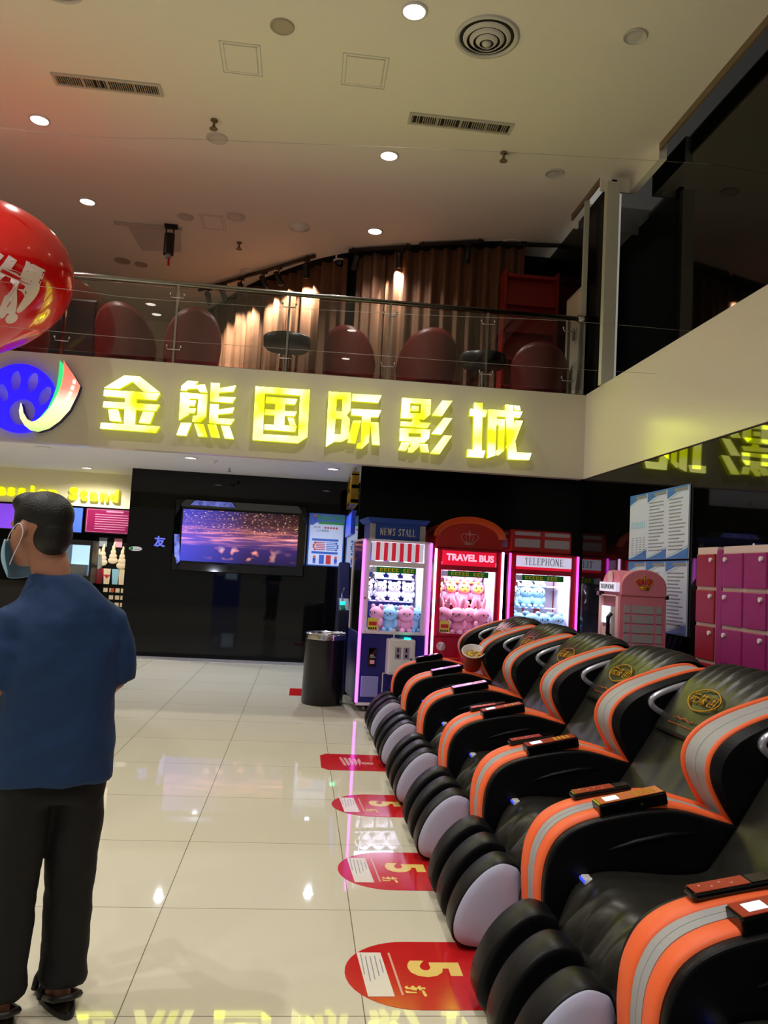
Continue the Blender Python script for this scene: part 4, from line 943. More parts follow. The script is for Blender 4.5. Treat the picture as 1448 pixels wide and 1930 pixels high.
    def printed(name, pts, wd, m, off=.01):
        mb = MB()
        for s in pts:
            P = []
            for a, b in s:
                uu, vv = b, a
                pp = flap(uu, vv); e1 = flap(uu+.01, vv)-pp; e2 = flap(uu, vv+.01)-pp; nn = e2.cross(e1); nn.normalize()
                if nn.x > 0: nn = -nn
                P.append(pp+nn*off)
            mb.tube(P, wd, 5)
        mb.build(name, m, fl, True)
    el = [(.5-.22*math.cos(a)*(1), .21+.055*math.sin(a)*(1.15-.15*math.cos(2*a))) for a in [2*PI*k/36 for k in range(37)]]
    printed('print_outline', [el], .0038, 'gold_print')
    # three loosely brushed characters inside the outline (v runs from the far side to the near side)
    G = []
    def gl(cx, st):
        for s in st: G.append([(cx-x*.05, .21-(.5-z)*.075) for x, z in s])
    gl(.63, [[(-.9,.85),(.9,.85)],[(-1,.55),(1,.55)],[(-.3,.55),(-.9,.05)],[(.3,.55),(.35,.1),(.9,.1),(.9,.25)]])
    gl(.5, [[(-.6,.95),(-.9,.5)],[(-.75,.6),(-.75,.05)],[(-.3,.8),(.9,.8)],[(.3,.95),(.3,.05)],[(-.3,.45),(.9,.5)],[(.3,.5),(-.3,.1)],[(.3,.5),(.9,.1)]])
    gl(.37, [[(-.8,.9),(-.8,.1),(.8,.1),(.8,.9),(-.8,.9)],[(-.4,.65),(.4,.65)],[(0,.8),(0,.3)],[(-.4,.35),(.45,.35)]])
    printed('print_characters', G, .0032, 'gold_print')
    printed('print_line', [[(.78,.05),(.28,.05)]], .0022, 'orange_print'); printed('print_small', [[(.72,.075),(.66,.085),(.6,.075),(.54,.085),(.48,.075),(.42,.085)]], .003, 'orange_print')
    return t
def on_arm(x):
    for p, q in zip(ARM, ARM[1:]):
        if p.x <= x <= q.x and x > .96: return p.y+(q.y-p.y)*(x-p.x)/(q.x-p.x), math.atan2(q.y-p.y, q.x-p.x)
    return .6, 0
def payment_box(t, label_m, scr_m):
    x = 1.30; z, a = on_arm(x); z += .012
    b = MB().box(-.135,.135,-.042,.042,-.028,.022).build('payment_box', 'black_gloss', t, bevel=.007, loc=(x+OX, HW-.082, z), rot=(0,-a-.05,0))
    MB().box(-.127,.125,-.039,.039,.0222,.0245).build('label', label_m, b); MB().box(-.1,-.045,-.022,.022,.0247,.0256).build('display', scr_m, b)
    m = MB(); [m.box(.02+.022*k,.034+.022*k,-.028+.008*(k%2),.026,.0246,.0252) for k in range(4)]; m.build('label_print', 'gold_print', b)
    MB().cyl((.03,-.043,-.005),.006,.003,10,'Y').build('key_lock', 'chrome', b)
def remote(t, glow=None):
    x = 1.26; z, a = on_arm(x)
    b = MB().box(-.13,.115,-.033,.033,-.004,.022).build('remote_control', 'black_gloss', t, bevel=.012, seg=3, loc=(x+OX, -(HW-.034-.058), z), rot=(0,-a,0))
    MB().box(-.118,.045,-.027,.027,.0222,.0242).build('keypad', 'remote_red', b); MB().box(.052,.108,-.025,.025,.0222,.0236).build('display', 'black_gloss', b)
    m = MB(); [m.cyl((-.09+.03*k, .008*(-1)**k, .0243), .004, .001, 8) for k in range(4)]; m.build('button', 'sticker_pale', b)
first = make_chair()
cent = [1.623, 2.598, 3.573, 4.548, 5.523, 6.498, 7.473]
lab = ['massage chair nearest the camera, only its far orange armrest in the picture, bottom right',
       'massage chair with the largest calf pads at the bottom, second nearest the camera',
       'massage chair third from the camera, with the largest gold print on its head cover',
       'massage chair fourth from the camera, beside the third floor sticker',
       'massage chair fifth from the camera, in the middle of the row of seven',
       'massage chair sixth from the camera, one before the far end of the row',
       'massage chair at the far end of the row, by the claw machines']
chairs = []
for i, (y, l) in enumerate(zip(cent, lab)):
    c = first if i == 0 else copy_tree(first)
    c.location.y = y; c['label'] = l; chairs.append(c)
for i, c in enumerate(chairs):
    payment_box(c, ('remote_red','device_label','remote_red','remote_red','screen_pink','screen_pink','black_gloss')[i], 'screen_pink' if i > 3 else 'screen_lit')
    if i in (1, 2, 3, 4): remote(c)
# popcorn bucket standing on the armrests
t = thing('popcorn_bucket', 'paper bucket of popcorn standing on the armrests near the far end of the row', 'popcorn bucket', (1.54, 6.985, .70))
t.rotation_euler = (R(30), R(-4), 0)
MB().lathe([(.004,.003),(.073,.003),(.097,.17),(.1,.173),(.1,.178),(.094,.176),(.07,.02),(.004,.02)], n=36).build('cup', 'kraft_red', t, True)
MB().lathe([(.0985,.168),(.103,.174),(.1,.181),(.093,.178),(.075,.06),(.07,.06)], n=36, caps=False).build('rim_lining', 'white_plastic', t, True)
random.seed(11); m = MB()
for k in range(110):
    r, a = .08*math.sqrt(random.random()), random.random()*2*PI; s = random.uniform(.007,.012)
    m.ell((r*math.cos(a), r*math.sin(a), .125+.018*(1-r/.08)+random.uniform(-.006,.008)), s, s*.8, s*.9, 6, 4)
pc = m.build('popcorn', 'popcorn', t, True); pc['kind'] = 'stuff'

# ================================================================== CLAW MACHINES
def area(parent, loc, size, watts, col, rot=(0,0,0), sy=None):
    l = bpy.data.lights.new('cabinet_light', 'AREA'); l.energy = watts; l.color = col; l.size = size
    if sy: l.shape = 'RECTANGLE'; l.size_y = sy
    o = bpy.data.objects.new('cabinet_light', l); C.objects.link(o); o.parent = parent; o.location = loc; o.rotation_euler = rot
def claw_machine(x, y, rz, label, W, hgt, body, frame, back, led, cabinet_h=.83, win=(.86,1.56), watts=9, mark=True):
    """front faces -Y at y=0; x centred"""
    t = thing('claw_machine', label, 'claw machine', (x, y, 0), rz, 'claw machines by the black wall')
    a, D = W/2, .8; w0, w1 = win
    MB().box(-a,a,.0,D,.09,cabinet_h).build('lower_cabinet', body, t, bevel=.008)
    for sx in (-1,1):
        for yy in (.06, D-.06):
            MB().cyl((sx*(a-.08),yy-.0,.035),.035,.03,14,'X').box(sx*(a-.08)-.02,sx*(a-.08)+.05,yy-.03,yy+.03,.06,.09).build('castor', 'steel', t)
    MB().box(-a,a,-.012,.0,.07,.1).box(-a,-a+.025,-.012,0,.1,cabinet_h).box(a-.025,a,-.012,0,.1,cabinet_h).build('lower_edging', frame, t)
    f = .055
    MB().box(-a,-a+f+.02,-.01,.03,cabinet_h,hgt).box(a-f-.02,a,-.01,.03,cabinet_h,hgt).box(-a+f,a-f,-.01,.03,cabinet_h,w0).box(-a+f,a-f,-.01,.03,w1,w1+.055).box(-a,a,-.01,.03,hgt-.025,hgt).build('front_frame', frame, t, bevel=.004)
    MB().box(-a,a,0,D,hgt-.02,hgt).build('roof', frame, t)
    for sx in (-1,1):
        MB().box(min(sx*a,sx*(a-.02)),max(sx*a,sx*(a-.02)),.03,.09,cabinet_h,hgt).build('side_post', frame, t); MB().box(min(sx*a,sx*(a-.02)),max(sx*a,sx*(a-.02)),D-.06,D,cabinet_h,hgt).build('side_post', frame, t)
        MB().box(sx*(a-.012)-.002,sx*(a-.012)+.002,.09,D-.06,cabinet_h,hgt-.02).build('side_pane', 'pane_clear' if sx < 0 else 'inner_white', t)
        MB().box(sx*(a-.002)-.012,sx*(a-.002)+.012,-.03,-.01,.1,hgt-.01).build('light_strip', led, t, bevel=.006)
    MB().box(-a+.02,a-.02,D-.03,D,cabinet_h,hgt-.02).build('back_wall', back, t)
    MB().box(-a+.02,a-.02,.03,D-.03,cabinet_h-.002,cabinet_h+.01).build('prize_floor', 'inner_white', t)
    MB().box(-a+f+.02,a-f-.02,.008,.012,w0,w1).build('front_pane', 'pane_front', t)
    MB().box(-a+.05,a-.05,.08,.14,w1+.02,w1+.03).build('inner_lamp', 'inner_lamp', t)
    area(t, (0,.36,w1+.1), .5, watts, (.86,.88,1), (0,0,0))
    for z in (w0+.30, w0+.56): 
        MB().box(-a+.1,a-.05,D-.25,D-.03,z,z+.008).build('glass_shelf', 'pane_clear', t); MB().box(-a+.1,a-.05,D-.255,D-.25,z-.002,z+.014).build('shelf_edge', 'inner_white', t)
    # claw on its cable
    cl = MB().tube([(-a+.17,.3,w1+.12),(-a+.17,.3,w1-.1)],.006,6).cyl((-a+.17,.3,w1-.14),.028,.05,14).build('claw_body', 'chrome', t)
    for k in range(3):
        q = 2*PI*k/3+.4; c_, s_ = math.cos(q), math.sin(q)
        MB().tube([(-a+.17+c_*r,.3+s_*r,w1-.14-h) for r, h in ((.02,0),(.07,.05),(.075,.11),(.035,.17))],.006,6).build('claw_finger', 'chrome', cl)
    # banner, mascot sticker stand-in, door lock, control box
    b = MB().box(-a+.15,a-.16,-.004,.0075,w1-.07,w1-.005).build('price_banner', 'banner_green', t)
    m = MB()
    for k in range(9):
        if k != 5: xx = -a+.19+k*.043; m.box(xx,xx+.012,-.0055,-.004,w1-.055,w1-.018).box(xx+.016,xx+.032,-.0055,-.004,w1-.03,w1-.02).box(xx+.016,xx+.032,-.0055,-.004,w1-.055,w1-.046)
    m.build('banner_print', 'banner_yellow', b)
    MB().box(-a+.08,-a+.15,-.004,.0075,w1-.07,w1-.01).build('note_sticker', 'paper_white', t)
    if mark:
        k = MB().box(-a+.085,-a+.2,.001,.0075,w0+.01,w0+.14).build('round_sticker', 'plush_yellow', t)
        MB().box(-a+.1,-a+.185,-.002,.001,w0+.06,w0+.1).build('red_mark', 'poster_red', k)
        m = MB(); [m.box(-a+.095+.024*q,-a+.112+.024*q,-.001,.001,w0+.018,w0+.04) for q in range(4)]; m.build('small_print', 'eye_dark', k)
    MB().cyl((-a+.04,-.01,(w0+w1)/2),.012,-.008,14,'Y').build('door_lock', 'chrome', t)
    return t, a, D, w0, w1
def control_box(t, x, cover, z0=.42, z1=.79):
    c = MB().box(x-.145,x+.145,-.16,0,z0,z1).build('coin_box', cover, t, bevel=.012)
    MB().box(x-.12,x+.12,-.166,-.16,z0+.03,z1-.05).build('coin_door', cover, c, bevel=.003)
    for q in (-.045, .045):
        MB().box(x+q-.032,x+q+.032,-.172,-.166,z1-.2,z1-.08).build('coin_slot', 'silver_trim', c); MB().box(x+q-.008,x+q+.008,-.174,-.172,z1-.13,z1-.09).box(x+q-.012,x+q+.012,-.174,-.172,z1-.185,z1-.155).build('slot_opening', 'black_gloss', c)
    MB().cyl((x+.1,-.167,z1-.2),.012,-.006,12,'Y').build('key_lock', 'steel', c)
    j = MB().cyl((x-.08,-.08,z1),.03,.01,16).cyl((x-.08,-.08,z1+.01),.007,.06,10).ell((x-.08,-.08,z1+.085),.022,.022,.026,14,10).build('joystick', 'white_plastic', t, True)
    MB().cyl((x+.07,-.08,z1),.035,.016,18).build('push_button', 'led_green', t, True)
def plush(loc, rz, m, ear, label, s=1.0, group='plush toys in the claw machines', face='white'):
    t = thing('plush_toy', label, 'plush toy', loc, rz, group)
    b = MB().ell((0,0,.055*s),.05*s,.042*s,.055*s,14,9).ell((-.05*s,-.012*s,.07*s),.02*s,.02*s,.032*s,8,6).ell((.05*s,-.012*s,.07*s),.02*s,.02*s,.032*s,8,6).ell((-.028*s,-.035*s,.015*s),.022*s,.026*s,.018*s,8,6).ell((.028*s,-.035*s,.015*s),.022*s,.026*s,.018*s,8,6)
    b.build('body', m, t, True)
    h = MB().ell((0,-.006*s,.135*s),.064*s,.052*s,.052*s,16,10).build('head', m, t, True)
    for q in (-1,1):
        if ear == 'round': MB().ell((q*.045*s,0,.182*s),.021*s,.014*s,.021*s,10,7).build('ear', m, h, True)
        elif ear == 'long': MB().ell((q*.03*s,0,.215*s),.017*s,.012*s,.05*s,10,7,Matrix.Rotation(q*.25,3,'Y')).build('ear', m, h, True)
        elif ear == 'flop': MB().ell((q*.075*s,0,.12*s),.02*s,.014*s,.045*s,10,7,Matrix.Rotation(-q*.5,3,'Y')).build('ear', m, h, True)
    if face == 'yellow':
        MB().ell((0,-.042*s,.13*s),.042*s,.02*s,.034*s,14,8).build('face', 'plush_yellow', h, True); MB().ell((0,-.062*s,.12*s),.014*s,.012*s,.009*s,8,6).build('beak', 'plush_orange', h, True)
        for q in (-1,1): MB().ell((q*.026*s,-.05*s,.0),.014*s,.022*s,.012*s,8,6).build('foot', 'plush_orange', t, True)
    m2 = MB(); yy = -.061 if face == 'yellow' else -.055
    for q in (-1,1): m2.ell((q*.022*s,yy*s,.14*s),.006*s,.004*s,.008*s,8,6)
    if face != 'yellow': m2.ell((0,-.06*s,.126*s),.006*s,.004*s,.004*s,8,6)
    m2.build('eyes', 'eye_dark', h, True)
    return t
_pt = {}
def toy(mach, lx, ly, lz, m, ear, label, s, face='white', turn=0):
    key = (m, ear, face, s)
    mw = Matrix.Translation(mach.location) @ Matrix.Rotation(mach.rotation_euler.z, 4, 'Z')
    p = mw @ Vector((lx+.035, ly, lz))
    if key in _pt: o = copy_tree(_pt[key]); o['label'] = label
    else: o = plush((0,0,0), 0, m, ear, label, s, 'plush toys in the claw machines', face); _pt[key] = o
    o.location = p; o.rotation_euler = (0, 0, mach.rotation_euler.z+turn)
    return o
RZ = R(5)
# NEWS STALL
ns, a, D, w0, w1 = claw_machine(1.025, 8.62, RZ, 'blue claw machine with red and white striped awning and NEWS STALL on its roof', .75, 1.85, 'navy_body', 'pale_body', 'royal_blue', 'led_magenta', watts=13)
m1 = MB(); m2 = MB(); n = 13; x0, x1 = -a+.09, a-.09
for k in range(n):
    q = (x1-x0)/n; (m1 if k % 2 == 0 else m2).box(x0+q*k, x0+q*(k+1), -.006, .01, w1+.06, 1.82)
m1.build('awning_stripes', 'stripe_white', ns); m2.build('awning_stripes_red', 'stripe_red', ns)
tp = MB().box(-.29,.29,.05,.55,1.85,2.03).build('roof_sign', 'blue_body', ns); m = MB()
for k in (0,1): m.box(-.29-.02,-.25,.04,.06,1.85,2.02).box(.25,.31,.04,.06,1.85,2.02)
m.build('corner_post', 'white_plastic', tp)
MB().rings([[(-.31,.03,2.03),(.31,.03,2.03),(.31,.57,2.03),(-.31,.57,2.03)],[(-.345,-.0,2.07),(.345,-.0,2.07),(.345,.6,2.07),(-.345,.6,2.07)],[(-.345,-.0,2.085),(.345,-.0,2.085),(.345,.6,2.085),(-.345,.6,2.085)]]).build('cornice', 'blue_body', tp)
m = MB(); serif_text(m, 'NEWS STALL', .078, .049, 1.9, 0, .62, .9, .09); m.build('lettering', 'white_print', tp)
control_box(ns, .07, 'white_plastic')
MB().box(-a+.045,-a+.235,-.014,0,.16,.38).build('prize_flap', 'lavender_panel', ns, bevel=.02)
k = MB().box(-a+.11,-a+.2,-.012,0,.48,.68).build('payment_panel', 'black_gloss', ns, bevel=.006); MB().box(-a+.13,-a+.18,-.014,-.012,.51,.55).build('red_square', 'plush_pink', k); MB().box(-a+.13,-a+.185,-.014,-.012,.58,.586).box(-a+.13,-a+.17,-.014,-.012,.60,.606).build('small_print', 'white_print', k)
MB().box(-.1,-.09,-.008,0,.1,.42).box(-.1,a-.03,-.008,0,.41,.42).build('panel_seam', 'pale_body', ns)
m = MB(); [m.box(.24,.34,-.006,0,.5+.03*k,.507+.03*k) for k in range(6)]; m.build('vent_slots', 'royal_blue', ns)
MB().box(-a-.012,-a,0,.02,.1,1.85).build('side_chrome', 'chrome', ns)
row = ['upper shelf', 'middle shelf']
for i in range(3): toy(ns, -.12+.17*i, .62, w0+.565, 'plush_white', 'flop', 'white floppy-eared plush toy on the upper shelf of the blue machine, %s' % ('left','middle','right')[i], 1.15)
for i in range(4): toy(ns, -.26+.165*i, .6, w0+.305, 'plush_white', 'round', 'white bear plush toy on the middle shelf of the blue machine, %s' % ('at the left edge','second from the left','third from the left','at the right')[i], 1.2)
for i, (lx, ly, mm) in enumerate(((-.16,.35,'plush_pink'),(-.02,.3,'plush_blue'),(.08,.42,'plush_white'),(.15,.28,'plush_pink'),(.26,.34,'plush_blue'),(-.05,.5,'plush_pink'),(.24,.52,'plush_blue'))):
    toy(ns, lx, ly, .84, mm, 'round', ('pink','pale blue','white','second pink','second pale blue','back-row pink','back-row pale blue')[i]+' plush bear lying at the bottom of the blue machine', 1.45, turn=(i-3)*.3)
# TRAVEL BUS
tb, a, D, w0, w1 = claw_machine(1.845, 8.74, RZ, 'red claw machine with an arched top, a crown and TRAVEL BUS sign', .78, 1.80, 'frame_red', 'frame_red', 'red_gloss', 'led_white', watts=20)
MB().box(-a+.08,a-.08,-.008,.01,w1+.055,1.785).build('lit_sign', 'marquee_red', tb)
text('lettering', 'TRAVEL BUS', .1, 'marquee_letter', tb, (.01,-.01,w1+.14), offset=.004, extrude=.002)
arch = [(-a,1.80)]+[(-a*math.cos(q), 1.93+.2*math.sin(q)) for q in [PI*k/20 for k in range(21)]]+[(a,1.80)]
MB().prism(arch, .02, .6).build('arched_top', 'topper_red', tb, bevel=.01)
ao = [(-(a+.03)*math.cos(q), 1.93+.235*math.sin(q)) for q in [PI*k/24 for k in range(25)]]; ai = [(-(a-.05)*math.cos(q), 1.925+.165*math.sin(q)) for q in [PI*k/24 for k in range(25)]]
MB().rings([[(p[0],-.01,p[1]) for p in ao],[(p[0],.06,p[1]) for p in ao],[(p[0],.06,p[1]) for p in ai],[(p[0],-.0,p[1]) for p in ai],[(p[0],-.01,p[1]) for p in ao]], caps=False, closed=False).build('arch_rim', 'topper_orange', tb, True)
def crown(parent, cx, cz, s, y, m, r=.0035, cap=None):
    mb = MB()
    for q in (-1,-.45,.45,1): mb.tube(cr([(cx+q*.035*s,y,cz),(cx+q*.085*s,y,cz+.05*s),(cx+q*.07*s,y,cz+.085*s),(cx+q*.02*s,y,cz+.085*s),(cx,y,cz+.07*s)],5), r, 5)
    mb.tube([(cx-.05*s,y,cz),(cx+.05*s,y,cz)], r*1.8, 5).tube([(cx-.045*s,y,cz-.014*s),(cx+.045*s,y,cz-.014*s)], r*1.8, 5).tube([(cx,y,cz),(cx,y,cz+.13*s)], r, 5).tube([(cx-.012*s,y,cz+.115*s),(cx+.012*s,y,cz+.115*s)], r, 5)
    mb.ell((cx,y,cz+.095*s),.011*s,.006,.011*s,8,6)
    mb.build('crown_emblem', m, parent, True)
    if cap:
        k = MB(); [k.ell((cx+q*.045*s,y+.002,cz+.05*s),.04*s,.004,.032*s,12,8) for q in (-1,1)]; k.build('crown_cap', cap, parent, True)
crown(tb, .0, 1.87, 1.15, .016, 'crown_line')
k = MB().cyl((-a+.11,-.002,.72),.05,-.006,24,'Y').build('number_badge', 'lamp_off', tb); text('number', '7', .1, 'white_print', k, (-a+.11,-.01,.72), offset=.004)
control_box(tb, .06, 'frame_red', .38, .72); MB().box(-.06,.18,-.168,-.16,.42,.64).build('white_panel', 'white_plastic', tb)
MB().box(-a+.03,a-.03,-.006,0,.585,.6).build('body_line', 'topper_orange', tb)
for i in range(3): toy(tb, -.13+.17*i, .62, w0+.565, 'plush_pink', 'round', 'pink yellow-faced plush toy on the upper shelf of the red machine, %s' % ('left','middle','right')[i], 1.5, 'yellow')
for i in range(4): toy(tb, -.24+.165*i, .6, w0+.305, 'plush_pink', 'long', 'pink long-eared yellow-faced plush toy on the middle shelf of the red machine, %s' % ('leftmost','second from left','third from left','rightmost')[i], 1.45, 'yellow')
for i, (lx, ly) in enumerate(((-.2,.32),(-.05,.3),(.1,.36),(.22,.3),(.02,.5),(.25,.5))):
    toy(tb, lx, ly, .84, 'plush_pink', 'long', 'pink long-eared plush toy heaped in the red machine, %s' % ('far left','left of centre','right of centre','far right','at the back in the middle','at the back on the right')[i], 1.6, turn=(i-2)*.5)
# TELEPHONE
te, a, D, w0, w1 = claw_machine(2.735, 8.86, R(1), 'red claw machine with a box roof of white windows and TELEPHONE sign', .80, 1.80, 'frame_red', 'frame_red', 'inner_white', 'led_pink', watts=22, mark=False)
MB().box(-a+.06,a-.06,-.007,.01,w1+.05,1.79).build('sign_border', 'marquee_red', te); MB().box(-a+.075,a-.075,-.01,-.007,w1+.085,1.765).build('lit_sign', 'marquee_white', te)
m = MB(); serif_text(m, 'TELEPHONE', .08, -.0105, w1+.108, 0, .72, .75, .12); m.build('lettering', 'grey_print', te)
MB().box(-a+.0,a-.06,.03,.6,1.80,2.07).build('roof_box', 'topper_red', te, bevel=.03, seg=3)
for q in (-.19, .16):
    MB().box(q-.15,q+.15,.022,.04,2.0,2.045).build('roof_window', 'grey_window', te, bevel=.012); MB().box(q-.15,q+.15,.022,.04,1.865,1.965).build('roof_window', 'grey_window', te, bevel=.015)
MB().box(-a-.004,-a+.002,.12,.5,2.0,2.04).build('roof_window', 'grey_window', te); MB().box(-a-.004,-a+.002,.12,.5,1.86,1.96).build('roof_window', 'grey_window', te)
m = MB(); m.box(.14,.22,D-.036,D-.03,.85,1.5).box(-.0,.02,D-.036,D-.03,1.05,1.2).box(.0,.3,D-.036,D-.03,1.0,1.03); m.build('red_bars', 'red_gloss', te)
control_box(te, .06, 'frame_red', .38, .72)
for i in range(3): toy(te, -.2+.16*i, .62, w0+.565, 'plush_white', 'round', 'white plush toy on the upper shelf of the telephone machine, %s' % ('left','middle','right')[i], 1.4)
for i in range(3): toy(te, -.2+.15*i, .6, w0+.305, 'plush_blue', 'round', 'pale blue plush toy on the middle shelf of the telephone machine, %s' % ('left','middle','right')[i], 1.4)
for i, (lx, ly) in enumerate(((-.2,.32),(-.05,.3),(.1,.36),(.24,.3))):
    toy(te, lx, ly, .84, 'plush_blue', 'round', 'pale blue plush toy at the bottom of the telephone machine, %s' % ('far left','left of centre','right of centre','far right')[i], 1.45, turn=(i-2)*.4)

# ================================================================== PINK PHONE BOOTH
t = thing('pink_phone_booth', 'pink arched phone booth with a crown, between the chairs and black wall', 'phone booth', (2.54, 5.94, 0), R(-1))
bw, bd = .165, .2
def arch_poly(hw, z0, z1, n=16): return [(-hw, z0)]+[(-hw*math.cos(PI*k/n), z1-hw*.72+hw*.72*math.sin(PI*k/n)) for k in range(n+1)]+[(hw, z0)]
MB().prism(arch_poly(bw, .0, 1.61), -bd, bd, 'XZ').build('body_vault', 'pink_paint', t, bevel=.006)
MB().prism(arch_poly(bd, .0, 1.61), -bw, bw, 'YZ').build('cross_vault', 'pink_paint', t, bevel=.006)
f = arch_poly(bw+.01, 1.42, 1.62)
MB().prism(f, -bd-.03, -bd, 'XZ').build('crown_panel', 'pink_paint', t, bevel=.008)
MB().box(-bw-.012,bw+.012,-bd-.02,-bd,.0,1.42).build('side_panel', 'pink_paint', t)
m = MB()
for z in (.862,.934,1.006,1.078,1.15,1.222,1.294):
    for x0, x1 in ((-.145,-.1),(-.083,.083),(.1,.145)): m.box(x0,x1,-bd-.026,-bd-.018,z,z+.057)
m.build('window_panes', 'grey_window', t)
crown(t, 0, 1.485, .75, -bd-.034, 'gold_print', .003, 'poster_red')
MB().box(bw-.0,bw+.03,-bd-.02,-bd+.03,1.405,1.435).build('hinge', 'black_plastic', t); MB().box(-bw-.04,-bw+.0,.15,.205,1.41,1.44).build('hinge', 'black_plastic', t)
s = MB().box(-bw-.03,-bw,-bd+.03,bd-.03,1.445,1.515).build('lit_sign', 'marquee_white', t)
o = text('lettering', 'TELEPHONE', .052, 'grey_print', s, (-bw-.033,0,1.48), (PI/2,0,-PI/2))
k = MB().cyl((-bw-.005,0,1.56),.045,-.01,24,'X').build('clock_disc', 'pink_light', t)
fr = MB().box(-bw-.02,-bw,-bd,-bd+.05,.42,1.41).box(-bw-.02,-bw,bd-.05,bd,.42,1.41).box(-bw-.02,-bw,-bd+.05,bd-.05,1.42,1.41).box(-bw-.02,-bw,-bd+.05,bd-.05,.42,.5).build('door_frame', 'pink_light', t)
MB().box(-bw-.012,-bw,-.015,bd-.045,1.2,1.33).build('touch_screen', 'screen_lit', t); MB().box(-bw-.015,-bw,-bd+.045,-.04,1.0,1.33).build('handset_recess', 'grey_window', t)
MB().tube([(-bw-.03,-.1,1.1),(-bw-.055,-.1,1.13),(-bw-.055,-.1,1.25),(-bw-.03,-.1,1.28)],.017,8).build('handset', 'black_plastic', t, True)
MB().box(-bw-.012,-bw,-.015,bd-.045,.57,1.17).build('light_panel', 'pink_light', t)

# ================================================================== LOCKERS
def locker_unit(y_far, widths, m_door, label, fx=2.541, top=1.765):
    t = thing('locker_unit', label, 'locker', (fx, y_far, 0), 0, 'pink lockers along the right wall')
    L = sum(widths)
    MB().box(.01,.335,-L,0,.0,top).build('body', 'locker_frame', t)
    y = 0; rows = 8; rh = .2265
    for wd in widths:
        for r in range(rows):
            z0 = max(.004, top-.022-(r+1)*rh)-.009
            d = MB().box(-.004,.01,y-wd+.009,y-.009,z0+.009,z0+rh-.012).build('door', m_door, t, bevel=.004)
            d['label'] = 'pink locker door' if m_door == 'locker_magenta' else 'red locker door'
            MB().cyl((-.004,y-wd+.05 if (len(widths) == 1 or y < -.2) else y-.05,z0+rh-.05),.014,-.012,14,'X').build('lock', 'white_plastic', d)
        y -= wd
    return t
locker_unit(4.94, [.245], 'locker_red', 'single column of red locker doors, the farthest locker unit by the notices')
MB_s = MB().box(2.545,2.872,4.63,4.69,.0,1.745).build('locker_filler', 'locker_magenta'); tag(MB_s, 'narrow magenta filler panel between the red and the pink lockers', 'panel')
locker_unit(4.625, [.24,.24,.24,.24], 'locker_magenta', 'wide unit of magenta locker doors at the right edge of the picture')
tag(MB().ell((2.695,4.543,1.77),.009,.009,.023,8,6).build('small_white_hook','white_plastic',smooth=True), 'tiny white hook standing on top of the red lockers', 'hook')

# ================================================================== NOTICES
def notice(y0, y1, z0, z1, label, kind):
    t = thing('wall_notice', label, 'notice', (FX+.015, (y0+y1)/2, (z0+z1)/2), 0, 'blue and white notices on the right wall')
    a, b = (y0-y1)/2, (z1-z0)/2
    MB().box(-.012,0,-a,a,-b,b).build('board', 'paper_white', t)
    def sw(top):
        s = 1 if top else -1; n = 14; up = [(a-2*a*k/n, s*b) for k in range(n+1)]
        lo = [(a-2*a*k/n, s*(b-(.077*(1-k/n)**1.3+.009))) for k in range(n, -1, -1)] if top else [(a-2*a*k/n, s*(b-(.077*(k/n)**1.3+.009))) for k in range(n, -1, -1)]
        MB().prism(up+lo, -.0135, -.012, 'YZ').build('blue_swoosh', 'paper_blue', t)
        lo2 = [(p[0], p[1]-s*.012) for p in lo]; lo3 = [(p[0], p[1]-s*.018) for p in lo]
        MB().prism(lo2+list(reversed(lo3)), -.0135, -.012, 'YZ').build('swoosh_line', 'plush_blue', t)
    sw(True); sw(False)
    random.seed(int(y0*100+z0*31)); m = MB()
    MBh = MB().box(-.0142,-.0135,-a*.9,a*.3,b-.042,b-.015).build('heading', 'grey_print', t)
    if kind == 'table':
        m2 = MB()
        for k in range(7): m2.box(-.0135,-.012,a*.8-k*a*.24-.023,a*.8-k*a*.24,-.015,.042)
        m2.build('blue_table', 'plush_blue', t)
        for k in range(8):
            for q in (.7,.2,-.2,-.6): m.box(-.0135,-.012,a*q-.038,a*q,-.1-k*.02,-.0946-k*.02)
    else:
        z = b-.092
        while z > -b+.077:
            e = random.uniform(.2,.9); m.box(-.0135,-.012,-a*.85*e,a*.8,z-.0085,z); z -= .0285
    m.build('text_lines', 'grey_print', t)
ys = [6.853, 6.491, 6.122, 5.76]
for k in range(3):
    pos = ('left column, beside the dark corner','middle column','right column, nearest the lockers')[k]
    notice(ys[k], ys[k+1], 1.723, 2.293, 'upper notice with blue swooshes, '+pos, 'table' if k == 0 else 'text')
    notice(ys[k], ys[k+1], 1.138, 1.708, 'lower notice with blue swooshes, '+pos+(', behind the pink booth' if k < 2 else ''), 'text')

# ================================================================== MAN
man = thing('person', 'person seen from behind in blue T-shirt and black trousers, mask pulled to the chin', 'person', (-.79, 2.80, 0), R(32))
def ring(cx, cy, cz, rx, ry, n=28, tilt=0, pw=2.3):
    out = []
    for k in range(n):
        a = 2*PI*k/n; c, s = math.cos(a), math.sin(a)
        x = rx*math.copysign(abs(c)**(2/pw), c); y = ry*math.copysign(abs(s)**(2/pw), s)
        out.append((cx+x, cy+y, cz+x*tilt))
    return out
def limb(mb, pts, n=16): mb.tube([p[:3] for p in pts], 0, n, [p[3] for p in pts])
HX, HY, HZ = -.095, .03, 1.575          # head centre
FD = Matrix.Rotation(-R(32), 3, 'Z') @ Vector((-.90, .44, 0)).normalized(); SD = Vector((FD.y, -FD.x, 0))   # face direction; SD points to the side facing away
def hp(f, s, z): return Vector((HX, HY, HZ))+FD*f+SD*s+Vector((0, 0, z))
rotH = Matrix((FD, SD, Vector((0, 0, 1)))).transposed()
b = MB()
b.ell(hp(-.012,0,.03), .10, .078, .092, 24, 14, rotH)              # cranium
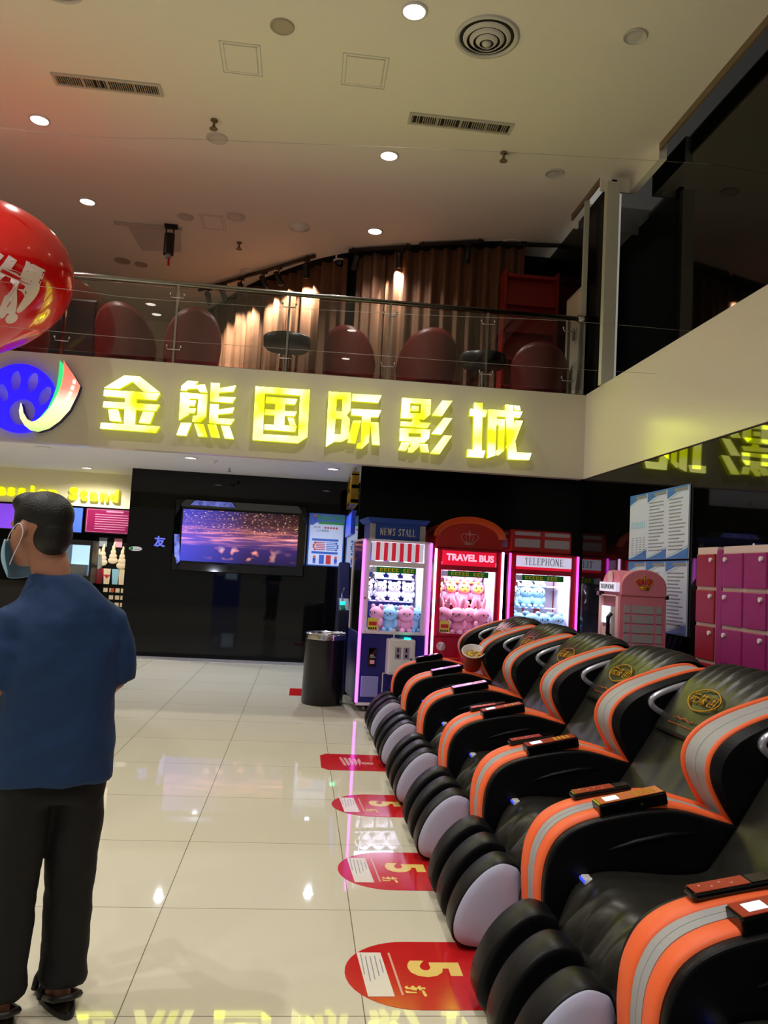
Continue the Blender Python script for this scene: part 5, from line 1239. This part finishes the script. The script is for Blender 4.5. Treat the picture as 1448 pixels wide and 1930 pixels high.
b.ell(hp(.03,0,-.035), .066, .062, .085, 20, 12, rotH)             # face and jaw
b.ell(hp(.052,0,-.098), .038, .036, .026, 14, 8, rotH)             # chin
b.ell(hp(.092,0,-.022), .02, .014, .026, 12, 8, rotH)              # nose
b.ell(hp(.075,0,.018), .02, .05, .014, 12, 8, rotH)                # brow
b.ell(hp(.085,0,-.062), .014, .024, .012, 12, 8, rotH)             # lips
for s in (-1, 1):
    b.ell(hp(-.004,s*.084,-.012), .022, .012, .034, 14, 10, rotH); b.ell(hp(.002,s*.08,-.038), .012, .01, .014, 10, 8, rotH)
limb(b, [(-.035,.0,1.38,.06),(-.055,.01,1.46,.062),(-.075,.02,1.53,.058)])                # neck
b.rings([ring(0,0,.9,.13,.09),ring(0,0,1.1,.13,.09),ring(0,0,1.25,.12,.08),ring(-.01,0,1.36,.08,.06)])
for s in (-1, 1):
    limb(b, [(s*.12,0,1.26,.05),(s*.165,-.0,1.19,.048),(s*.182,-.01,1.07,.042),(s*.18,.1,1.02,.040),(s*.165,.21,1.02,.030),(s*.15,.25,1.025,.026)])
    # palm, four fingers, thumb around the phone
    b.ell((s*.135,.295,1.035), .032, .045, .016, 12, 8)
    for k in range(4):
        l = (.034,.042,.04,.03)[k]; y0 = .335; x0 = s*(.155-.018*k)
        limb(b, [(x0,y0-.02,1.035,.0085),(x0,y0+l*.5,1.045,.008),(x0-s*.005,y0+l*.8,1.062,.0075),(x0-s*.012,y0+l*.75,1.078,.0065)], 8)
    limb(b, [(s*.118,.275,1.04,.011),(s*.098,.295,1.055,.010),(s*.088,.322,1.064,.008)], 8)
    limb(b, [(s*.09,.02,.86,.085),(s*.092,.0,.5,.055),(s*.092,.01,.3,.05),(s*.09,.02,.1,.036),(s*.09,.02,.06,.036)])
    b.ell((s*.095,.075,.042), .042, .12, .03, 16, 8)
    for k in range(5): b.ell((s*(.07+.016*k) ,.175-.008*k,.035), .009, .02, .01, 8, 6)
body = b.build('body', 'skin', man); remeshed(body, .0065, 4)
# hair: short, dark
h = MB(); h.ell(hp(-.02,0,.052), .105, .082, .082, 26, 16, rotH); h.ell(hp(-.06,0,-.005), .062, .068, .082, 20, 12, rotH); h.ell(hp(.04,0,.088), .058, .064, .042, 18, 10, rotH)
for s in (-1, 1): h.ell(hp(.02,s*.068,.025), .022, .014, .04, 12, 8, rotH)
hair = h.build('hair', 'hair_black', man); remeshed(hair, .007, 3)
# mask under the chin with ear loops
mk = MB()
def mf(u, v):
    a = (u-.5)*2.0; r = .082+.012*math.cos(a*1.2)
    fz = -.035-.10*v; out = .035*math.sin(PI*v)*math.cos(a)
    return hp(.018+(r+out)*math.cos(a)*(1-.22*v), (.078)*math.sin(a)*1.15*(1-.18*v), fz-.03*math.cos(a)*v)
mk.grid(mf, 20, 10); mk_o = mk.build('face_mask', 'mask_blue', man, True, solid=.003)
for s in (-1, 1):
    MB().tube(cr([hp(.06,s*.071,-.04),hp(.035,s*.083,-.01),hp(.0,s*.09,.018),hp(-.02,s*.09,.0),hp(-.018,s*.09,-.03),hp(.01,s*.086,-.08),hp(.035,s*.077,-.118)],5), .0016, 6).build('ear_loop', 'mask_white', mk_o, True)
# T-shirt
s_ = MB()
s_.rings([ring(.0,.0,.755,.196,.15),ring(0,0,.80,.198,.155),ring(.0,0,.92,.194,.15),ring(.0,0,1.06,.19,.145),ring(0,-.005,1.2,.185,.14),ring(0,-.01,1.28,.17,.125),ring(-.0,-.01,1.34,.145,.105),ring(-.02,-.0,1.40,.11,.088),ring(-.04,.005,1.435,.08,.074)])
for s in (-1, 1):
    limb(s_, [(s*.09,-.005,1.30,.075),(s*.14,-.005,1.27,.076),(s*.17,-.005,1.19,.074),(s*.182,-.005,1.12,.072),(s*.187,0,1.07,.073)], 20)
shirt = s_.build('t_shirt', 'shirt_blue', man); remeshed(shirt, .011, 5)
k = shirt.modifiers.new('folds', 'DISPLACE'); tx = bpy.data.textures.new('folds', 'CLOUDS'); tx.noise_scale = .16; k.texture = tx; k.strength = .03; k.mid_level = .5
# trousers
p = MB()
p.rings([ring(0,0,.70,.16,.13),ring(0,0,.80,.175,.12),ring(0,0,.9,.17,.115)])
for s in (-1, 1):
    p.rings([ring(s*.082,0,.78,.095,.118),ring(s*.088,0,.62,.09,.108),ring(s*.09,-.0,.45,.078,.09),ring(s*.092,.0,.3,.073,.083),ring(s*.095,.005,.16,.07,.08),ring(s*.095,.005,.11,.076,.084),ring(s*.095,.008,.085,.07,.08)])
tr = p.build('trousers', 'trouser_black', man); remeshed(tr, .011, 3)
k = tr.modifiers.new('folds', 'DISPLACE'); tx = bpy.data.textures.new('folds2', 'CLOUDS'); tx.noise_scale = .09; k.texture = tx; k.strength = .016
for s in (-1, 1):
    so = MB().prism([(s*.095+.052*math.cos(q)*(1+.12*math.sin(q)), .06+.155*math.sin(q)) for q in [2*PI*k/24 for k in range(24)]], 0, .022, 'XY').build('sandal', 'sandal_dark', man, bevel=.006)
    st = MB(); n = 12
    for y, hh in ((.13,.075),(.06,.095)): st.tube([(s*.095+.05*math.cos(q), y, .015+hh*math.sin(q)) for q in [PI*k/n for k in range(n+1)]], .012, 6)
    st.tube([(s*.095-.045,.03,.03),(s*.095-.04,-.06,.06),(s*.095,-.09,.07),(s*.095+.04,-.06,.06),(s*.095+.045,.03,.03)], .011, 6)
    st.build('strap', 'sandal_dark', so, True)
t = thing('mobile_phone', 'dark mobile phone held in both hands by the person in the blue T-shirt', 'phone', (-.961, 3.077, 1.062), R(32))
MB().box(-.078,.078,-.036,.036,-.0045,.0045).build('case', 'black_gloss', t, bevel=.004); MB().box(-.072,.072,-.032,.032,.0046,.005).build('screen', 'black_gloss', t)
# white bag held by someone at the far counter and the ticket kiosk mirrored in the black wall
t = thing('ticket_kiosk', 'blue lit ticket kiosk mirrored in the black wall below the television', 'kiosk', (-2.6, -3.2, 0))
MB().box(-.45,.45,-.3,.3,0,1.55).build('cabinet', 'kiosk_blue', t, bevel=.02)
MB().box(-.05,.36,.3,.305,.95,1.4).build('screen', 'screen_lit', t); MB().box(-.36,-.12,.3,.305,1.05,1.3).build('picture', 'paper_white', t)
random.seed(5)
